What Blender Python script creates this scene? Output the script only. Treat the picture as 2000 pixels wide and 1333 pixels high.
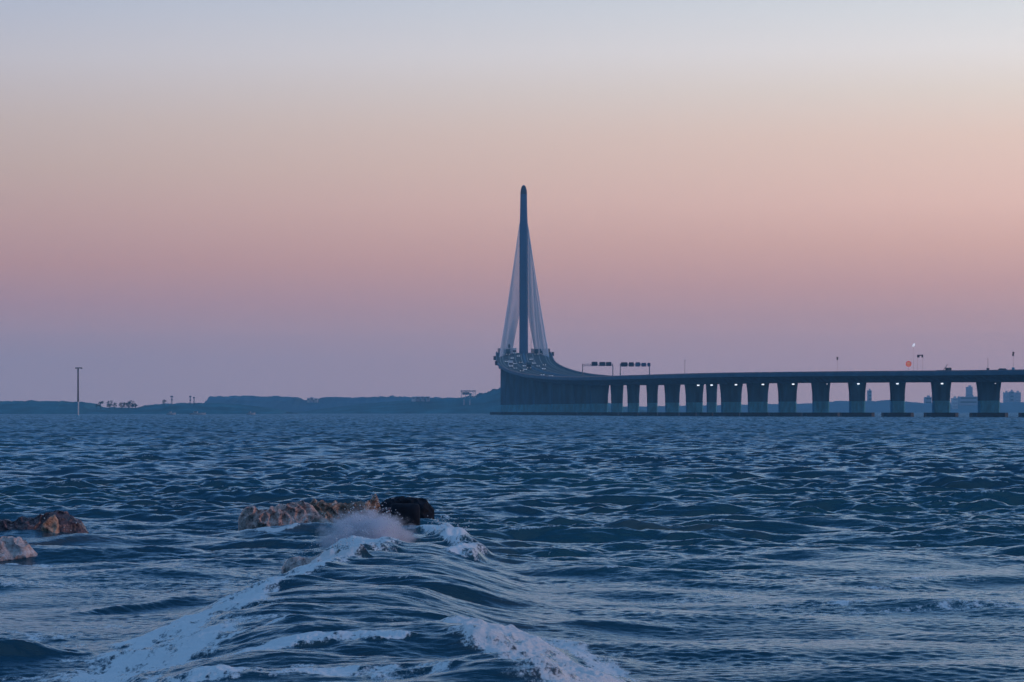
import bpy, math, random
import numpy as np
from mathutils import Vector, noise as mnoise

# ---------------------------------------------------------------- scene, camera, world, sun
scene = bpy.context.scene
COL = scene.collection
for o in list(bpy.data.objects):
    bpy.data.objects.remove(o)

F = 6000.0          # focal length in pixels of the 2000 px wide photograph
HY = 803.5          # row of the true horizon
CAM_H = 2.0         # eye height over the water
cam_d = bpy.data.cameras.new('camera')
cam_d.sensor_width = 36.0
cam_d.lens = 36.0 * F / 2000.0
cam_d.shift_y = (HY - 666.5) / 2000.0
cam_d.clip_start = 0.5
cam_d.clip_end = 20000.0
cam = bpy.data.objects.new('camera', cam_d)
cam.location = (0, 0, CAM_H)
cam.rotation_euler = (math.radians(90), 0, 0)
COL.objects.link(cam)
scene.camera = cam

scene.view_settings.view_transform = 'Standard'
scene.view_settings.look = 'None'
scene.view_settings.exposure = 0.0
scene.view_settings.gamma = 1.0
scene.render.engine = 'CYCLES'
scene.cycles.max_bounces = 12
scene.cycles.volume_bounces = 10
scene.cycles.caustics_reflective = False
scene.cycles.caustics_refractive = False
scene.cycles.use_denoising = True

SUN_EL = math.radians(7.0)
SUN_AZ = math.radians(102.0)      # clockwise from the view direction (+Y): low on the right


def lin(c):
    return tuple(((v / 255.0) / 12.92 if v <= 10.3 else (((v / 255.0) + 0.055) / 1.055) ** 2.4) for v in c)


def s_el(y):        # row of the photograph -> sine of the elevation at mid picture
    t = (HY - y) / F
    return t / math.sqrt(1 + t * t)


world = bpy.data.worlds.new('World')
scene.world = world
world.use_nodes = True
wn, wl = world.node_tree.nodes, world.node_tree.links
wn.clear()
w_out = wn.new('ShaderNodeOutputWorld')
w_bg = wn.new('ShaderNodeBackground')
w_tc = wn.new('ShaderNodeTexCoord')
w_sep = wn.new('ShaderNodeSeparateXYZ')
wl.new(w_tc.outputs['Generated'], w_sep.inputs[0])


def wmath(op, a, b=None, clamp=False):
    n = wn.new('ShaderNodeMath')
    n.operation = op
    n.use_clamp = clamp
    for i, v in enumerate((a, b)):
        if v is None:
            continue
        if isinstance(v, (int, float)):
            n.inputs[i].default_value = v
        else:
            wl.new(v, n.inputs[i])
    return n.outputs[0]


def wrange(v, a, b, c, d, smooth=True):
    n = wn.new('ShaderNodeMapRange')
    n.interpolation_type = 'SMOOTHSTEP' if smooth else 'LINEAR'
    wl.new(v, n.inputs[0])
    for i, x in enumerate((a, b, c, d)):
        n.inputs[i + 1].default_value = x
    return n.outputs[0]


def wmix(f, a, b):
    n = wn.new('ShaderNodeMix')
    n.data_type = 'RGBA'
    wl.new(f, n.inputs[0])
    for i, v in ((6, a), (7, b)):
        if isinstance(v, tuple):
            n.inputs[i].default_value = v + (1,)
        else:
            wl.new(v, n.inputs[i])
    return n.outputs[2]


EL_MAX = 0.16
HAZE_D = 0.00019                     # density of the bay's haze per metre (see the haze box at the end)
HAZE_L = (0.036, 0.110, 0.225)       # what that air scatters towards the shore


def through_air(c, y):
    """sky behind the haze that looks like c from the shore"""
    t = max((HY - y) / F, 1e-4)
    T = math.exp(-HAZE_D * min(5800.0, 144.0 / t))
    return tuple(max(0.0, (v - a * (1 - T)) / T) for v, a in zip(lin(c), HAZE_L))


def dense(stops):
    st = sorted(stops)
    ys = sorted(set([p[0] for p in st] + [760, 775, 788, 740, 650, 615, 560]))
    return [(y, tuple(float(np.interp(y, [p[0] for p in st], [p[1][k] for p in st])) for k in range(3))) for y in ys]


def wramp(stops):
    n = wn.new('ShaderNodeValToRGB')
    n.color_ramp.interpolation = 'EASE'
    wl.new(wmath('DIVIDE', w_sep.outputs['Z'], EL_MAX, True), n.inputs[0])
    stops = sorted((s_el(y) / EL_MAX, through_air(c, y)) for y, c in dense(stops))
    e = n.color_ramp.elements
    while len(e) < len(stops):
        e.new(0.5)
    n.color_ramp.interpolation = 'LINEAR'
    for el, (p, c) in zip(e, stops):
        el.position = max(0.0, p)
        el.color = c + (1,)
    return n.outputs[0]


# afterglow bands low over the water: dusk blue, violet, rose, peach, pale blue
glow_l = wramp([(803, (128, 129, 155)), (700, (128, 129, 155)), (590, (150, 132, 150)), (520, (165, 138, 147)),
                (430, (176, 151, 154)), (330, (182, 164, 163)), (240, (185, 173, 174)), (120, (186, 185, 195)),
                (0, (174, 183, 202)), (-110, (132, 166, 212))])
glow_r = wramp([(803, (144, 136, 156)), (700, (152, 138, 157)), (620, (166, 143, 155)), (560, (182, 150, 155)),
                (480, (202, 166, 162)), (400, (217, 183, 176)), (270, (222, 197, 188)), (180, (221, 209, 203)),
                (100, (224, 220, 221)), (0, (212, 217, 223)), (-110, (150, 180, 220))])
w_az = wmath('ARCTAN2', w_sep.outputs['X'], w_sep.outputs['Y'])       # 0 ahead, + to the right
glow = wmix(wrange(w_az, -0.17, 0.17, 0, 1, False), glow_l, glow_r)
# the rest of the dome: dusk sky, kept from the physical sky and darker away from the afterglow
sky = wn.new('ShaderNodeTexSky')
sky.sky_type = 'NISHITA'
sky.sun_disc = False
sky.sun_elevation = SUN_EL
sky.sun_rotation = SUN_AZ
sky.air_density = 1.0
sky.dust_density = 0.6
sky.ozone_density = 4.0
w_sc = wn.new('ShaderNodeVectorMath')
w_sc.operation = 'MULTIPLY'
wl.new(sky.outputs[0], w_sc.inputs[0])
SKY_TINT = (0.020, 0.035, 0.055)
w_sc.inputs[1].default_value = SKY_TINT
front = wmath('ADD', wmath('MULTIPLY', wmath('COSINE', w_az), 0.5), 0.5)
UP_FRONT = lin((18, 52, 74))
UP_BACK = (0.003, 0.058, 0.135)
dome = wmix(wrange(front, 0.35, 0.95, 0, 1), UP_BACK, UP_FRONT)
dome = wmix(wrange(w_sep.outputs['Z'], 0.45, 0.95, 0, 1), dome, (0.19, 0.34, 0.56))
w_add = wn.new('ShaderNodeVectorMath')
w_add.operation = 'ADD'
wl.new(dome, w_add.inputs[0])
wl.new(w_sc.outputs[0], w_add.inputs[1])
f_low = wrange(w_sep.outputs['Z'], 0.125, 0.29, 1, 0)
f_az = wrange(front, 0.55, 0.93, 0, 1)
final = wmix(wmath('MULTIPLY', f_low, f_az), w_add.outputs[0], glow)
wl.new(final, w_bg.inputs[0])
w_bg.inputs[1].default_value = 1.0
wl.new(w_bg.outputs[0], w_out.inputs[0])

sun_d = bpy.data.lights.new('sun', 'SUN')
sun_d.energy = 0.9
sun_d.angle = math.radians(10)
sun_d.color = (1.0, 0.62, 0.50)
sun = bpy.data.objects.new('sun', sun_d)
sdir = Vector((math.sin(SUN_AZ) * math.cos(SUN_EL), math.cos(SUN_AZ) * math.cos(SUN_EL), math.sin(SUN_EL)))
sun.rotation_euler = sdir.to_track_quat('Z', 'Y').to_euler()
sun.location = (60, 0, 60)
COL.objects.link(sun)

random.seed(5)
RNG = np.random.default_rng(11)


# ---------------------------------------------------------------- helpers
def tag(o, label=None, cat=None, group=None, kind=None):
    if label: o['label'] = label
    if cat: o['category'] = cat
    if group: o['group'] = group
    if kind: o['kind'] = kind
    return o


def empty(name, loc, rz=0.0):
    o = bpy.data.objects.new(name, None)
    o.location = loc
    o.rotation_euler = (0, 0, rz)
    o.empty_display_size = 0.5
    COL.objects.link(o)
    return o


class MB:
    def __init__(self):
        self.v, self.f = [], []

    def add(self, vs, fs):
        b = len(self.v)
        self.v += [tuple(p) for p in vs]
        self.f += [tuple(i + b for i in q) for q in fs]
        return self

    def box(self, c, s, rz=0.0, taper=1.0, bev=0.0):
        """box centred in c; taper scales the bottom; bev chamfers the upright edges"""
        x, y, z = s[0] / 2, s[1] / 2, s[2] / 2
        if bev:
            b = min(bev, x * .9, y * .9)
            ring = [(-x, -y + b), (-x + b, -y), (x - b, -y), (x, -y + b), (x, y - b), (x - b, y), (-x + b, y), (-x, y - b)]
        else:
            ring = [(-x, -y), (x, -y), (x, y), (-x, y)]
        n = len(ring)
        ca, sa = math.cos(rz), math.sin(rz)
        vs = []
        for k, zz in ((taper, -z), (1.0, z)):
            for px, py in ring:
                px, py = px * k, py * k
                vs.append((c[0] + px * ca - py * sa, c[1] + px * sa + py * ca, c[2] + zz))
        fs = [tuple(range(n - 1, -1, -1)), tuple(range(n, 2 * n))]
        fs += [(i, (i + 1) % n, n + (i + 1) % n, n + i) for i in range(n)]
        return self.add(vs, fs)

    def tube(self, a, b, r0, r1=None, n=8):
        r1 = r0 if r1 is None else r1
        a, b = Vector(a), Vector(b)
        d = (b - a).normalized()
        u = d.orthogonal().normalized()
        w = d.cross(u)
        vs = []
        for p, r in ((a, r0), (b, r1)):
            for i in range(n):
                t = 2 * math.pi * i / n
                vs.append(p + u * (r * math.cos(t)) + w * (r * math.sin(t)))
        fs = [tuple(range(n - 1, -1, -1)), tuple(range(n, 2 * n))]
        fs += [(i, (i + 1) % n, n + (i + 1) % n, n + i) for i in range(n)]
        return self.add(vs, fs)

    def loft(self, rings, cap=True):
        n = len(rings[0])
        vs = [p for r in rings for p in r]
        fs = []
        for k in range(len(rings) - 1):
            for i in range(n):
                j = (i + 1) % n
                fs.append((k * n + i, k * n + j, (k + 1) * n + j, (k + 1) * n + i))
        if cap:
            fs.append(tuple(range(n - 1, -1, -1)))
            fs.append(tuple((len(rings) - 1) * n + i for i in range(n)))
        return self.add(vs, fs)

    def build(self, name, mat, parent=None, smooth=False, loc=None):
        me = bpy.data.meshes.new(name)
        me.from_pydata(self.v, [], self.f)
        me.validate()
        me.update()
        if smooth:
            me.polygons.foreach_set('use_smooth', [True] * len(me.polygons))
        me.materials.append(mat)
        o = bpy.data.objects.new(name, me)
        COL.objects.link(o)
        if parent is not None:
            o.parent = parent
        if loc is not None:
            o.location = loc
        return o


def children(o):
    return [c for c in bpy.data.objects if c.parent == o]


def copy_tree(o, parent=None):
    c = o.copy()
    COL.objects.link(c)
    c.parent = parent
    for ch in children(o):
        copy_tree(ch, c)
    return c


def px_x(x, D):
    return (x - 1000.0) * D / F


def px_z(y, D):
    return CAM_H + (HY - y) * D / F


# ---------------------------------------------------------------- materials
def new_mat(name):
    m = bpy.data.materials.new(name)
    m.use_nodes = True
    nt = m.node_tree
    return m, nt, nt.nodes['Principled BSDF']


def mat_simple(name, color, rough=0.7, var=0.25, scale=0.6, metallic=0.0, emit=None, estr=0.0, bump=0.0, spec=0.4, streak=1.0):
    m, nt, p = new_mat(name)
    p.inputs['Roughness'].default_value = rough
    p.inputs['Metallic'].default_value = metallic
    p.inputs['Specular IOR Level'].default_value = spec
    tc = nt.nodes.new('ShaderNodeTexCoord')
    nz = nt.nodes.new('ShaderNodeTexNoise')
    nz.inputs['Scale'].default_value = scale
    nz.inputs['Detail'].default_value = 6
    mpg = nt.nodes.new('ShaderNodeMapping')
    mpg.inputs['Scale'].default_value = (1, 1, streak)      # rain streaks run down when streak < 1
    nt.links.new(tc.outputs['Object'], mpg.inputs[0])
    nt.links.new(mpg.outputs[0], nz.inputs['Vector'])
    mp = nt.nodes.new('ShaderNodeMapRange')
    nt.links.new(nz.outputs[0], mp.inputs[0])
    mp.inputs[1].default_value, mp.inputs[2].default_value = 0.3, 0.7
    mp.inputs[3].default_value, mp.inputs[4].default_value = 1 - var, 1 + var
    mx = nt.nodes.new('ShaderNodeVectorMath')
    mx.operation = 'SCALE'
    mx.inputs[0].default_value = color
    nt.links.new(mp.outputs[0], mx.inputs['Scale'])
    nt.links.new(mx.outputs[0], p.inputs['Base Color'])
    if emit:
        p.inputs['Emission Color'].default_value = emit + (1,)
        p.inputs['Emission Strength'].default_value = estr
    if bump:
        b = nt.nodes.new('ShaderNodeBump')
        b.inputs['Strength'].default_value = bump
        nt.links.new(nz.outputs[0], b.inputs['Height'])
        nt.links.new(b.outputs[0], p.inputs['Normal'])
    return m


M = {
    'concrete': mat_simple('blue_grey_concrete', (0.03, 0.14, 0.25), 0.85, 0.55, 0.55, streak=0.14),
    'concrete_pale': mat_simple('pale_concrete_and_mist', (0.10, 0.52, 0.72), 0.8, 0.30, 0.8, streak=0.3),  # pale concrete; on the pier feet its colour stands in for low mist
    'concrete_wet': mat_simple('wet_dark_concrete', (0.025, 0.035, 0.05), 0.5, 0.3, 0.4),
    'pylon': mat_simple('pylon_steel_paint', (0.06, 0.15, 0.29), 0.6, 0.10, 0.08),
    'cable': mat_simple('cable_sheath', (0.85, 0.80, 0.82), 0.5, 0.1, 0.1),
    'asphalt': mat_simple('asphalt', (0.05, 0.055, 0.06), 0.75, 0.3, 0.15),
    'line': mat_simple('road_paint', (0.7, 0.7, 0.68), 0.6, 0.1, 1.0),
    'rail': mat_simple('parapet_concrete', (0.08, 0.19, 0.28), 0.8, 0.2, 0.2),
    'dark_metal': mat_simple('dark_metal', (0.03, 0.03, 0.05), 0.5, 0.2, 2.0),
    'grey_metal': mat_simple('galvanised_metal', (0.22, 0.23, 0.27), 0.45, 0.2, 2.0, metallic=0.3),
    'white_paint': mat_simple('white_paint', (0.8, 0.8, 0.8), 0.4, 0.05, 1.0),
    'sign_dark': mat_simple('sign_back_dark', (0.02, 0.025, 0.06), 0.5, 0.15, 1.0),
    'sign_blue': mat_simple('sign_back_blue', (0.05, 0.12, 0.25), 0.5, 0.15, 1.0),
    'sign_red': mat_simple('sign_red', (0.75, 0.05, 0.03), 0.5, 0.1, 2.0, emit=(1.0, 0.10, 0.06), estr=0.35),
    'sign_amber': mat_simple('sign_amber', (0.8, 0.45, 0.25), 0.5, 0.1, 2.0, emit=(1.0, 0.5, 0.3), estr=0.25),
    'lamp': mat_simple('lit_lamp', (0.9, 0.92, 1.0), 0.4, 0.0, 1.0, emit=(0.85, 0.92, 1.0), estr=1.5),
    'lamp_dim': mat_simple('dim_lamp', (0.8, 0.85, 0.9), 0.4, 0.0, 1.0, emit=(0.8, 0.85, 1.0), estr=0.7),
    'headlight': mat_simple('headlight', (0.9, 0.92, 1.0), 0.3, 0.0, 1.0, emit=(0.85, 0.92, 1.0), estr=0.6),
    'glass': mat_simple('dark_glass', (0.01, 0.015, 0.02), 0.08, 0.0, 1.0),
    'tyre': mat_simple('tyre', (0.015, 0.015, 0.017), 0.8, 0.1, 4.0),
    'car_white': mat_simple('car_white', (0.75, 0.77, 0.8), 0.3, 0.02, 1.0),
    'car_silver': mat_simple('car_silver', (0.4, 0.42, 0.46), 0.3, 0.02, 1.0, metallic=0.4),
    'car_dark': mat_simple('car_dark', (0.02, 0.03, 0.05), 0.3, 0.02, 1.0),
    'car_teal': mat_simple('truck_teal', (0.02, 0.07, 0.10), 0.5, 0.1, 1.0),
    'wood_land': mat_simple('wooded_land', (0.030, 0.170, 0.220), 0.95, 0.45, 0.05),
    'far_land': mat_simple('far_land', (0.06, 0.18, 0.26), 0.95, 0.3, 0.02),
    'foliage': mat_simple('foliage', (0.03, 0.075, 0.085), 0.9, 0.4, 0.8),
    'bark': mat_simple('bark', (0.03, 0.03, 0.03), 0.9, 0.3, 3.0),
    'facade': mat_simple('pale_facade', (0.66, 0.64, 0.70), 0.8, 0.12, 0.05),
    'facade2': mat_simple('grey_facade', (0.45, 0.46, 0.52), 0.8, 0.12, 0.05),
    'rock': mat_simple('wet_black_rock', (0.012, 0.016, 0.026), 0.85, 0.4, 6.0, bump=0.6, spec=0.15),
}


def mat_water():
    m, nt, p = new_mat('sea_water')
    N, L = nt.nodes, nt.links
    out = [n for n in N if n.type == 'OUTPUT_MATERIAL'][0]
    geo = N.new('ShaderNodeNewGeometry')

    def noise(scale, detail=3, sx=1, sy=1, rough=0.55):
        mp = N.new('ShaderNodeMapping')
        mp.inputs['Scale'].default_value = (sx, sy, 1)
        L.new(geo.outputs['Position'], mp.inputs[0])
        nz = N.new('ShaderNodeTexNoise')
        nz.inputs['Scale'].default_value = scale
        nz.inputs['Detail'].default_value = detail
        nz.inputs['Roughness'].default_value = rough
        L.new(mp.outputs[0], nz.inputs['Vector'])
        return nz.outputs[0]

    def attr(name):
        a = N.new('ShaderNodeAttribute')
        a.attribute_name = name
        return a.outputs['Fac']

    def math_(op, a, b, clamp=False):
        n = N.new('ShaderNodeMath')
        n.operation = op
        n.use_clamp = clamp
        for i, v in enumerate((a, b)):
            if isinstance(v, (int, float)):
                n.inputs[i].default_value = v
            else:
                L.new(v, n.inputs[i])
        return n.outputs[0]

    def rng(v, a, b, c, d):
        n = N.new('ShaderNodeMapRange')
        n.interpolation_type = 'SMOOTHSTEP'
        L.new(v, n.inputs[0])
        for i, x in enumerate((a, b, c, d)):
            n.inputs[i + 1].default_value = x
        return n.outputs[0]

    def mix(f, a, b):
        n = N.new('ShaderNodeMix')
        n.data_type = 'RGBA'
        L.new(f, n.inputs[0])
        for i, v in ((6, a), (7, b)):
            if isinstance(v, tuple):
                n.inputs[i].default_value = v + (1,)
            else:
                L.new(v, n.inputs[i])
        return n.outputs[2]

    # water body: slow patches of teal and indigo, silt where waves churn the bottom
    patch = noise(0.05, 3, 1, 0.35)
    body = mix(rng(patch, 0.38, 0.62, 0, 1), (0.002, 0.032, 0.050), (0.002, 0.064, 0.076))
    silt = attr('silt')
    siltn = math_('MULTIPLY', silt, rng(noise(5.0, 5, 1, 1, 0.65), 0.30, 0.62, 0.5, 1.0), True)
    body = mix(siltn, body, (0.22, 0.125, 0.075))
    p_ = N.new('ShaderNodeBsdfDiffuse')
    L.new(body, p_.inputs['Color'])
    gl = N.new('ShaderNodeBsdfGlossy')
    gl.inputs['Color'].default_value = (0.62, 0.86, 1.0, 1)
    sep = N.new('ShaderNodeSeparateXYZ')
    L.new(geo.outputs['Position'], sep.inputs[0])
    L.new(rng(sep.outputs['Y'], 20, 400, 0.17, 0.38), gl.inputs['Roughness'])   # open water offshore is rougher than the shallows
    fr = N.new('ShaderNodeFresnel')
    fr.inputs['IOR'].default_value = 1.34
    wm = N.new('ShaderNodeMixShader')
    L.new(fr.outputs[0], wm.inputs[0])
    L.new(p_.outputs[0], wm.inputs[1])
    L.new(gl.outputs[0], wm.inputs[2])
    # ripples too small for the mesh
    rip = math_('ADD', noise(9.0, 4, 0.55, 1.0), math_('MULTIPLY', noise(34.0, 2, 0.5, 1.0), 0.25))
    b = N.new('ShaderNodeBump')
    b.inputs['Strength'].default_value = 0.45
    b.inputs['Distance'].default_value = 0.022
    L.new(rip, b.inputs['Height'])
    # offshore the chop is steeper: facets lean every way
    mp = N.new('ShaderNodeMapping')
    mp.inputs['Scale'].default_value = (0.45, 1.0, 1)
    L.new(geo.outputs['Position'], mp.inputs[0])
    nzc = N.new('ShaderNodeTexNoise')
    nzc.inputs['Scale'].default_value = 1.1
    nzc.inputs['Detail'].default_value = 4
    L.new(mp.outputs[0], nzc.inputs['Vector'])

    def vmath(op, a, b=None, sc=None):
        n = N.new('ShaderNodeVectorMath')
        n.operation = op
        for i, v in enumerate((a, b)):
            if isinstance(v, tuple):
                n.inputs[i].default_value = v
            elif v is not None:
                L.new(v, n.inputs[i])
        if sc is not None:
            L.new(sc, n.inputs['Scale'])
        return n.outputs[0]
    lean = vmath('MULTIPLY', vmath('SUBTRACT', nzc.outputs['Color'], (.5, .5, .5)), (1.0, 2.0, 0.0))
    lean = vmath('SCALE', lean, sc=rng(sep.outputs['Y'], 40, 300, 0.06, 1.0))
    nrm = vmath('NORMALIZE', vmath('ADD', b.outputs[0], lean))
    for nd in (p_, gl, fr):
        L.new(nrm, nd.inputs['Normal'])
    # foam
    foam = N.new('ShaderNodeBsdfPrincipled')
    fc = mix(siltn, (0.88, 0.90, 0.92), (0.84, 0.66, 0.60))
    L.new(fc, foam.inputs['Base Color'])
    foam.inputs['Roughness'].default_value = 0.9
    fb = N.new('ShaderNodeBump')
    fb.inputs['Strength'].default_value = 0.8
    fb.inputs['Distance'].default_value = 0.03
    L.new(noise(14, 5), fb.inputs['Height'])
    L.new(fb.outputs[0], foam.inputs['Normal'])
    lace = math_('ADD', math_('MULTIPLY', noise(5.0, 7, 1.0, 0.35, 0.78), 0.62), math_('MULTIPLY', noise(30.0, 5, 1.0, 0.3, 0.8), 0.44))
    ff = math_('ADD', attr('foam'), math_('MULTIPLY', math_('SUBTRACT', lace, 0.5), 3.4))
    ff = math_('MULTIPLY', rng(ff, 0.44, 0.86, 0, 1), rng(attr('foam'), 0.02, 0.2, 0, 1), True)
    ff = math_('MULTIPLY', ff, 0.95)
    ms = N.new('ShaderNodeMixShader')
    L.new(ff, ms.inputs[0])
    L.new(wm.outputs[0], ms.inputs[1])
    N.remove(p)
    L.new(foam.outputs[0], ms.inputs[2])
    L.new(ms.outputs[0], out.inputs['Surface'])
    return m


# ---------------------------------------------------------------- the sea
def tile(n, size, lmin, lmax, lpeak, std, wdir, spread, seed):
    """one periodic patch of wind sea: height and the sideways pinch of its crests"""
    rg = np.random.default_rng(seed)
    k1 = np.fft.fftfreq(n, size / n) * 2 * np.pi
    kx, ky = np.meshgrid(k1, k1, indexing='xy')
    k = np.hypot(kx, ky)
    k[0, 0] = 1e-6
    kp = 2 * np.pi / lpeak
    P = k ** -4.0 * np.exp(-1.25 * (kp / k) ** 2)
    c = np.cos(np.arctan2(ky, kx) - wdir)
    P *= np.where(c > 0, np.abs(c) ** spread, 0.0) + 0.04
    P *= 1 / (1 + np.exp((k - 2 * np.pi / lmin) / (0.6 * np.pi / lmin)))
    P *= (k > 2 * np.pi / lmax)
    amp = np.sqrt(P) * (rg.standard_normal((n, n)) + 1j * rg.standard_normal((n, n)))
    amp[0, 0] = 0
    h = np.fft.ifft2(amp)
    s = std / h.real.std()
    dx = np.fft.ifft2(1j * kx / k * amp).real * s
    dy = np.fft.ifft2(1j * ky / k * amp).real * s
    return (h.real * s).astype(np.float32), dx.astype(np.float32), dy.astype(np.float32), size


def sample(t, X, Y, rot):
    h, dx, dy, size = t
    n = h.shape[0]
    c, s = math.cos(rot), math.sin(rot)
    u = (X * c + Y * s) * (n / size)
    v = (-X * s + Y * c) * (n / size)
    u0, v0 = np.floor(u), np.floor(v)
    fu, fv = (u - u0).astype(np.float32), (v - v0).astype(np.float32)
    i0, j0 = u0.astype(np.int64) % n, v0.astype(np.int64) % n
    i1, j1 = (i0 + 1) % n, (j0 + 1) % n

    def g(a):
        return (a[j0, i0] * (1 - fu) + a[j0, i1] * fu) * (1 - fv) + (a[j1, i0] * (1 - fu) + a[j1, i1] * fu) * fv
    H, A, B = g(h), g(dx), g(dy)
    return H, A * c - B * s, A * s + B * c


def smooth(a, b, x):
    t = np.clip((x - a) / (b - a), 0, 1)
    return t * t * (3 - 2 * t)


def vnoise(X, Y, seed, octaves=4, gain=0.5):
    """smooth value noise, about 0..1"""
    out = np.zeros_like(X, dtype=np.float32)
    a, tot = 1.0, 0.0
    for o in range(octaves):
        g = np.random.default_rng(seed + o).random((256, 256)).astype(np.float32)
        u, v = X * 2 ** o, Y * 2 ** o
        u0, v0 = np.floor(u), np.floor(v)
        fu, fv = u - u0, v - v0
        fu, fv = fu * fu * (3 - 2 * fu), fv * fv * (3 - 2 * fv)
        i0, j0 = u0.astype(np.int64) % 256, v0.astype(np.int64) % 256
        i1, j1 = (i0 + 1) % 256, (j0 + 1) % 256
        out += a * ((g[j0, i0] * (1 - fu) + g[j0, i1] * fu) * (1 - fv) + (g[j1, i0] * (1 - fu) + g[j1, i1] * fu) * fv)
        tot += a
        a *= gain
    return out / tot


def at(x, y):
    """point of the still water surface under a place in the photograph"""
    D = F * CAM_H / (y - HY)
    return px_x(x, D), D


def seg_dist(X, Y, pts):
    """distance to a polyline and the position 0..1 along it"""
    best = np.full(X.shape, 1e9, np.float32)
    par = np.zeros(X.shape, np.float32)
    n = len(pts) - 1
    for i in range(n):
        (x0, y0), (x1, y1) = pts[i], pts[i + 1]
        dx, dy = x1 - x0, y1 - y0
        t = np.clip(((X - x0) * dx + (Y - y0) * dy) / (dx * dx + dy * dy), 0, 1)
        d = np.hypot(X - x0 - t * dx, Y - y0 - t * dy)
        m = d < best
        best = np.where(m, d, best)
        par = np.where(m, (i + t) / n, par)
    return best, par


# rows by distance, columns by bearing: fine near the shore, coarse far out
rows = [9.0]
while rows[-1] < 5300:
    D = rows[-1]
    if D < 20: k = 0.0035
    elif D < 47: k = 0.0015
    elif D < 57: k = 0.0012
    elif D < 90: k = 0.0018
    elif D < 1500: k = 0.0026
    else: k = 0.02
    rows.append(D * (1 + k))
rows = np.array(rows)
us = np.linspace(-0.185, 0.185, 1051)
ext = 0.185 * np.exp(np.linspace(0, math.log(1.15 / 0.185), 61))[1:]
us = np.concatenate([-ext[::-1], us, ext])
U, R = np.meshgrid(us, rows, indexing='xy')
SX, SY = (U * R).astype(np.float64), R.astype(np.float64)

WD = math.radians(-100)     # the wind sea runs in towards the camera
tA = tile(1024, 113.0, 1.6, 14.0, 4.2, 0.068, WD - 0.35, 2.0, 1)
tB = tile(1024, 23.7, 0.30, 2.2, 1.4, 0.021, WD - 0.8, 1.0, 2)
tC = tile(512, 5.3, 0.06, 0.34, 0.25, 0.0030, WD - 1.3, 0.6, 3)
hA, xA, yA = sample(tA, SX, SY, 0.35)
hB, xB, yB = sample(tB, SX, SY, 0.8)
near = SY < 140
hC = np.zeros_like(hA)
hC[near] = sample(tC, SX[near], SY[near], 1.3)[0]
fC = 1 - smooth(45, 120, SY)
fB = 1 - 0.6 * smooth(150, 600, SY)
fAr = 1 - 0.35 * smooth(600, 2500, SY)
# gusts: rougher and calmer patches
gust = 0.35 + 1.15 * smooth(0.25, 0.75, vnoise(SX * 0.11, SY * 0.04, 70, 4))
slick = smooth(0.42, 0.62, vnoise(SX * 0.42 + 0.1 * SY, SY * 0.36, 75, 4))       # slicks between ruffled patches, near the shore
gust *= np.where(SY < 75, 1 - 0.72 * slick * (1 - smooth(45, 75, SY)), 1.0)
calm = 1 - 0.55 * (1 - smooth(24, 46, SY)) * smooth(0.2, 1.6, SX)     # slack water right of the outfall
calm *= 1 - 0.45 * smooth(-2.0, -4.0, SX) * (1 - smooth(30, 48, SY))

# ridge: water pouring over a low submerged outfall that runs out from the shore
axis_y = np.array([5.0, 22.0, 28.0, 35.0, 42.0, 48.0, 53.0, 60.0])
axis_x = np.interp(SY, axis_y, [-0.9, -1.15, -1.30, -1.42, -1.45, -1.50, -1.75, -1.9])
half_l = np.interp(SY, axis_y, [2.1, 2.0, 1.80, 1.55, 1.40, 1.25, 0.9, 0.6])
half_r = np.interp(SY, axis_y, [2.2, 2.1, 1.90, 1.75, 1.60, 1.4, 0.9, 0.6])
crest = np.interp(SY, axis_y, [0.26, 0.27, 0.30, 0.27, 0.15, 0.06, 0.02, 0.0])
crest *= 0.8 + 0.4 * vnoise(SX * 0.25, SY * 0.22, 23, 3)
off = SX - axis_x + 0.9 * (vnoise(SX * 0.3, SY * 0.22, 21, 3) - 0.5)
rel = np.where(off < 0, -off / half_l, off / half_r)
prof = 1 - smooth(0.25, 1.1, rel)
on = 1 - smooth(0.7, 1.15, rel)
on *= (1 - smooth(50, 54, SY))
ridge = crest * prof
near2 = (SY < 60) & (rel < 2.2)
st = np.zeros_like(hA)
X2, Y2 = SX[near2], SY[near2]
# sheets of water running sideways off the ridge
wx = X2 + 0.6 * (vnoise(X2 * 0.7, Y2 * 0.5, 36, 2) - 0.5)
wy = Y2 + 0.9 * (vnoise(X2 * 0.6, Y2 * 0.4, 37, 2) - 0.5)
st[near2] = (0.20 * (vnoise(wx * 0.55 + 0.2 * wy, wy * 0.9, 31, 3) - 0.5)
             + 0.075 * (vnoise(wx * 1.7 + 0.3 * wy, wy * 1.5, 39, 2) - 0.5)
             + 0.038 * (vnoise(wx * 1.0, wy * 3.2 + 0.5 * wx, 33, 4, 0.55) - 0.5)
             + 0.010 * (vnoise(wx * 3.0, wy * 11.0, 35, 3) - 0.5))
wamp = (1 - 0.35 * on) * (0.38 + 0.62 * smooth(28, 66, SY))
Z = (hA * fAr * wamp + hB * fB * gust * wamp * calm * 1.0 + hC * fC * (1 - 0.4 * on) * (1 - 0.35 * slick)) + ridge + st * on
chop = 0.5 * (1 - on)
PX = SX - 0.9 * chop * (xA * fAr * wamp + xB * fB * 0.9 * calm)
PY = SY - 0.9 * chop * (yA * fAr * wamp + yB * fB * 0.9 * calm)
foam = np.zeros_like(hA)
silt = np.zeros_like(hA)


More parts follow.
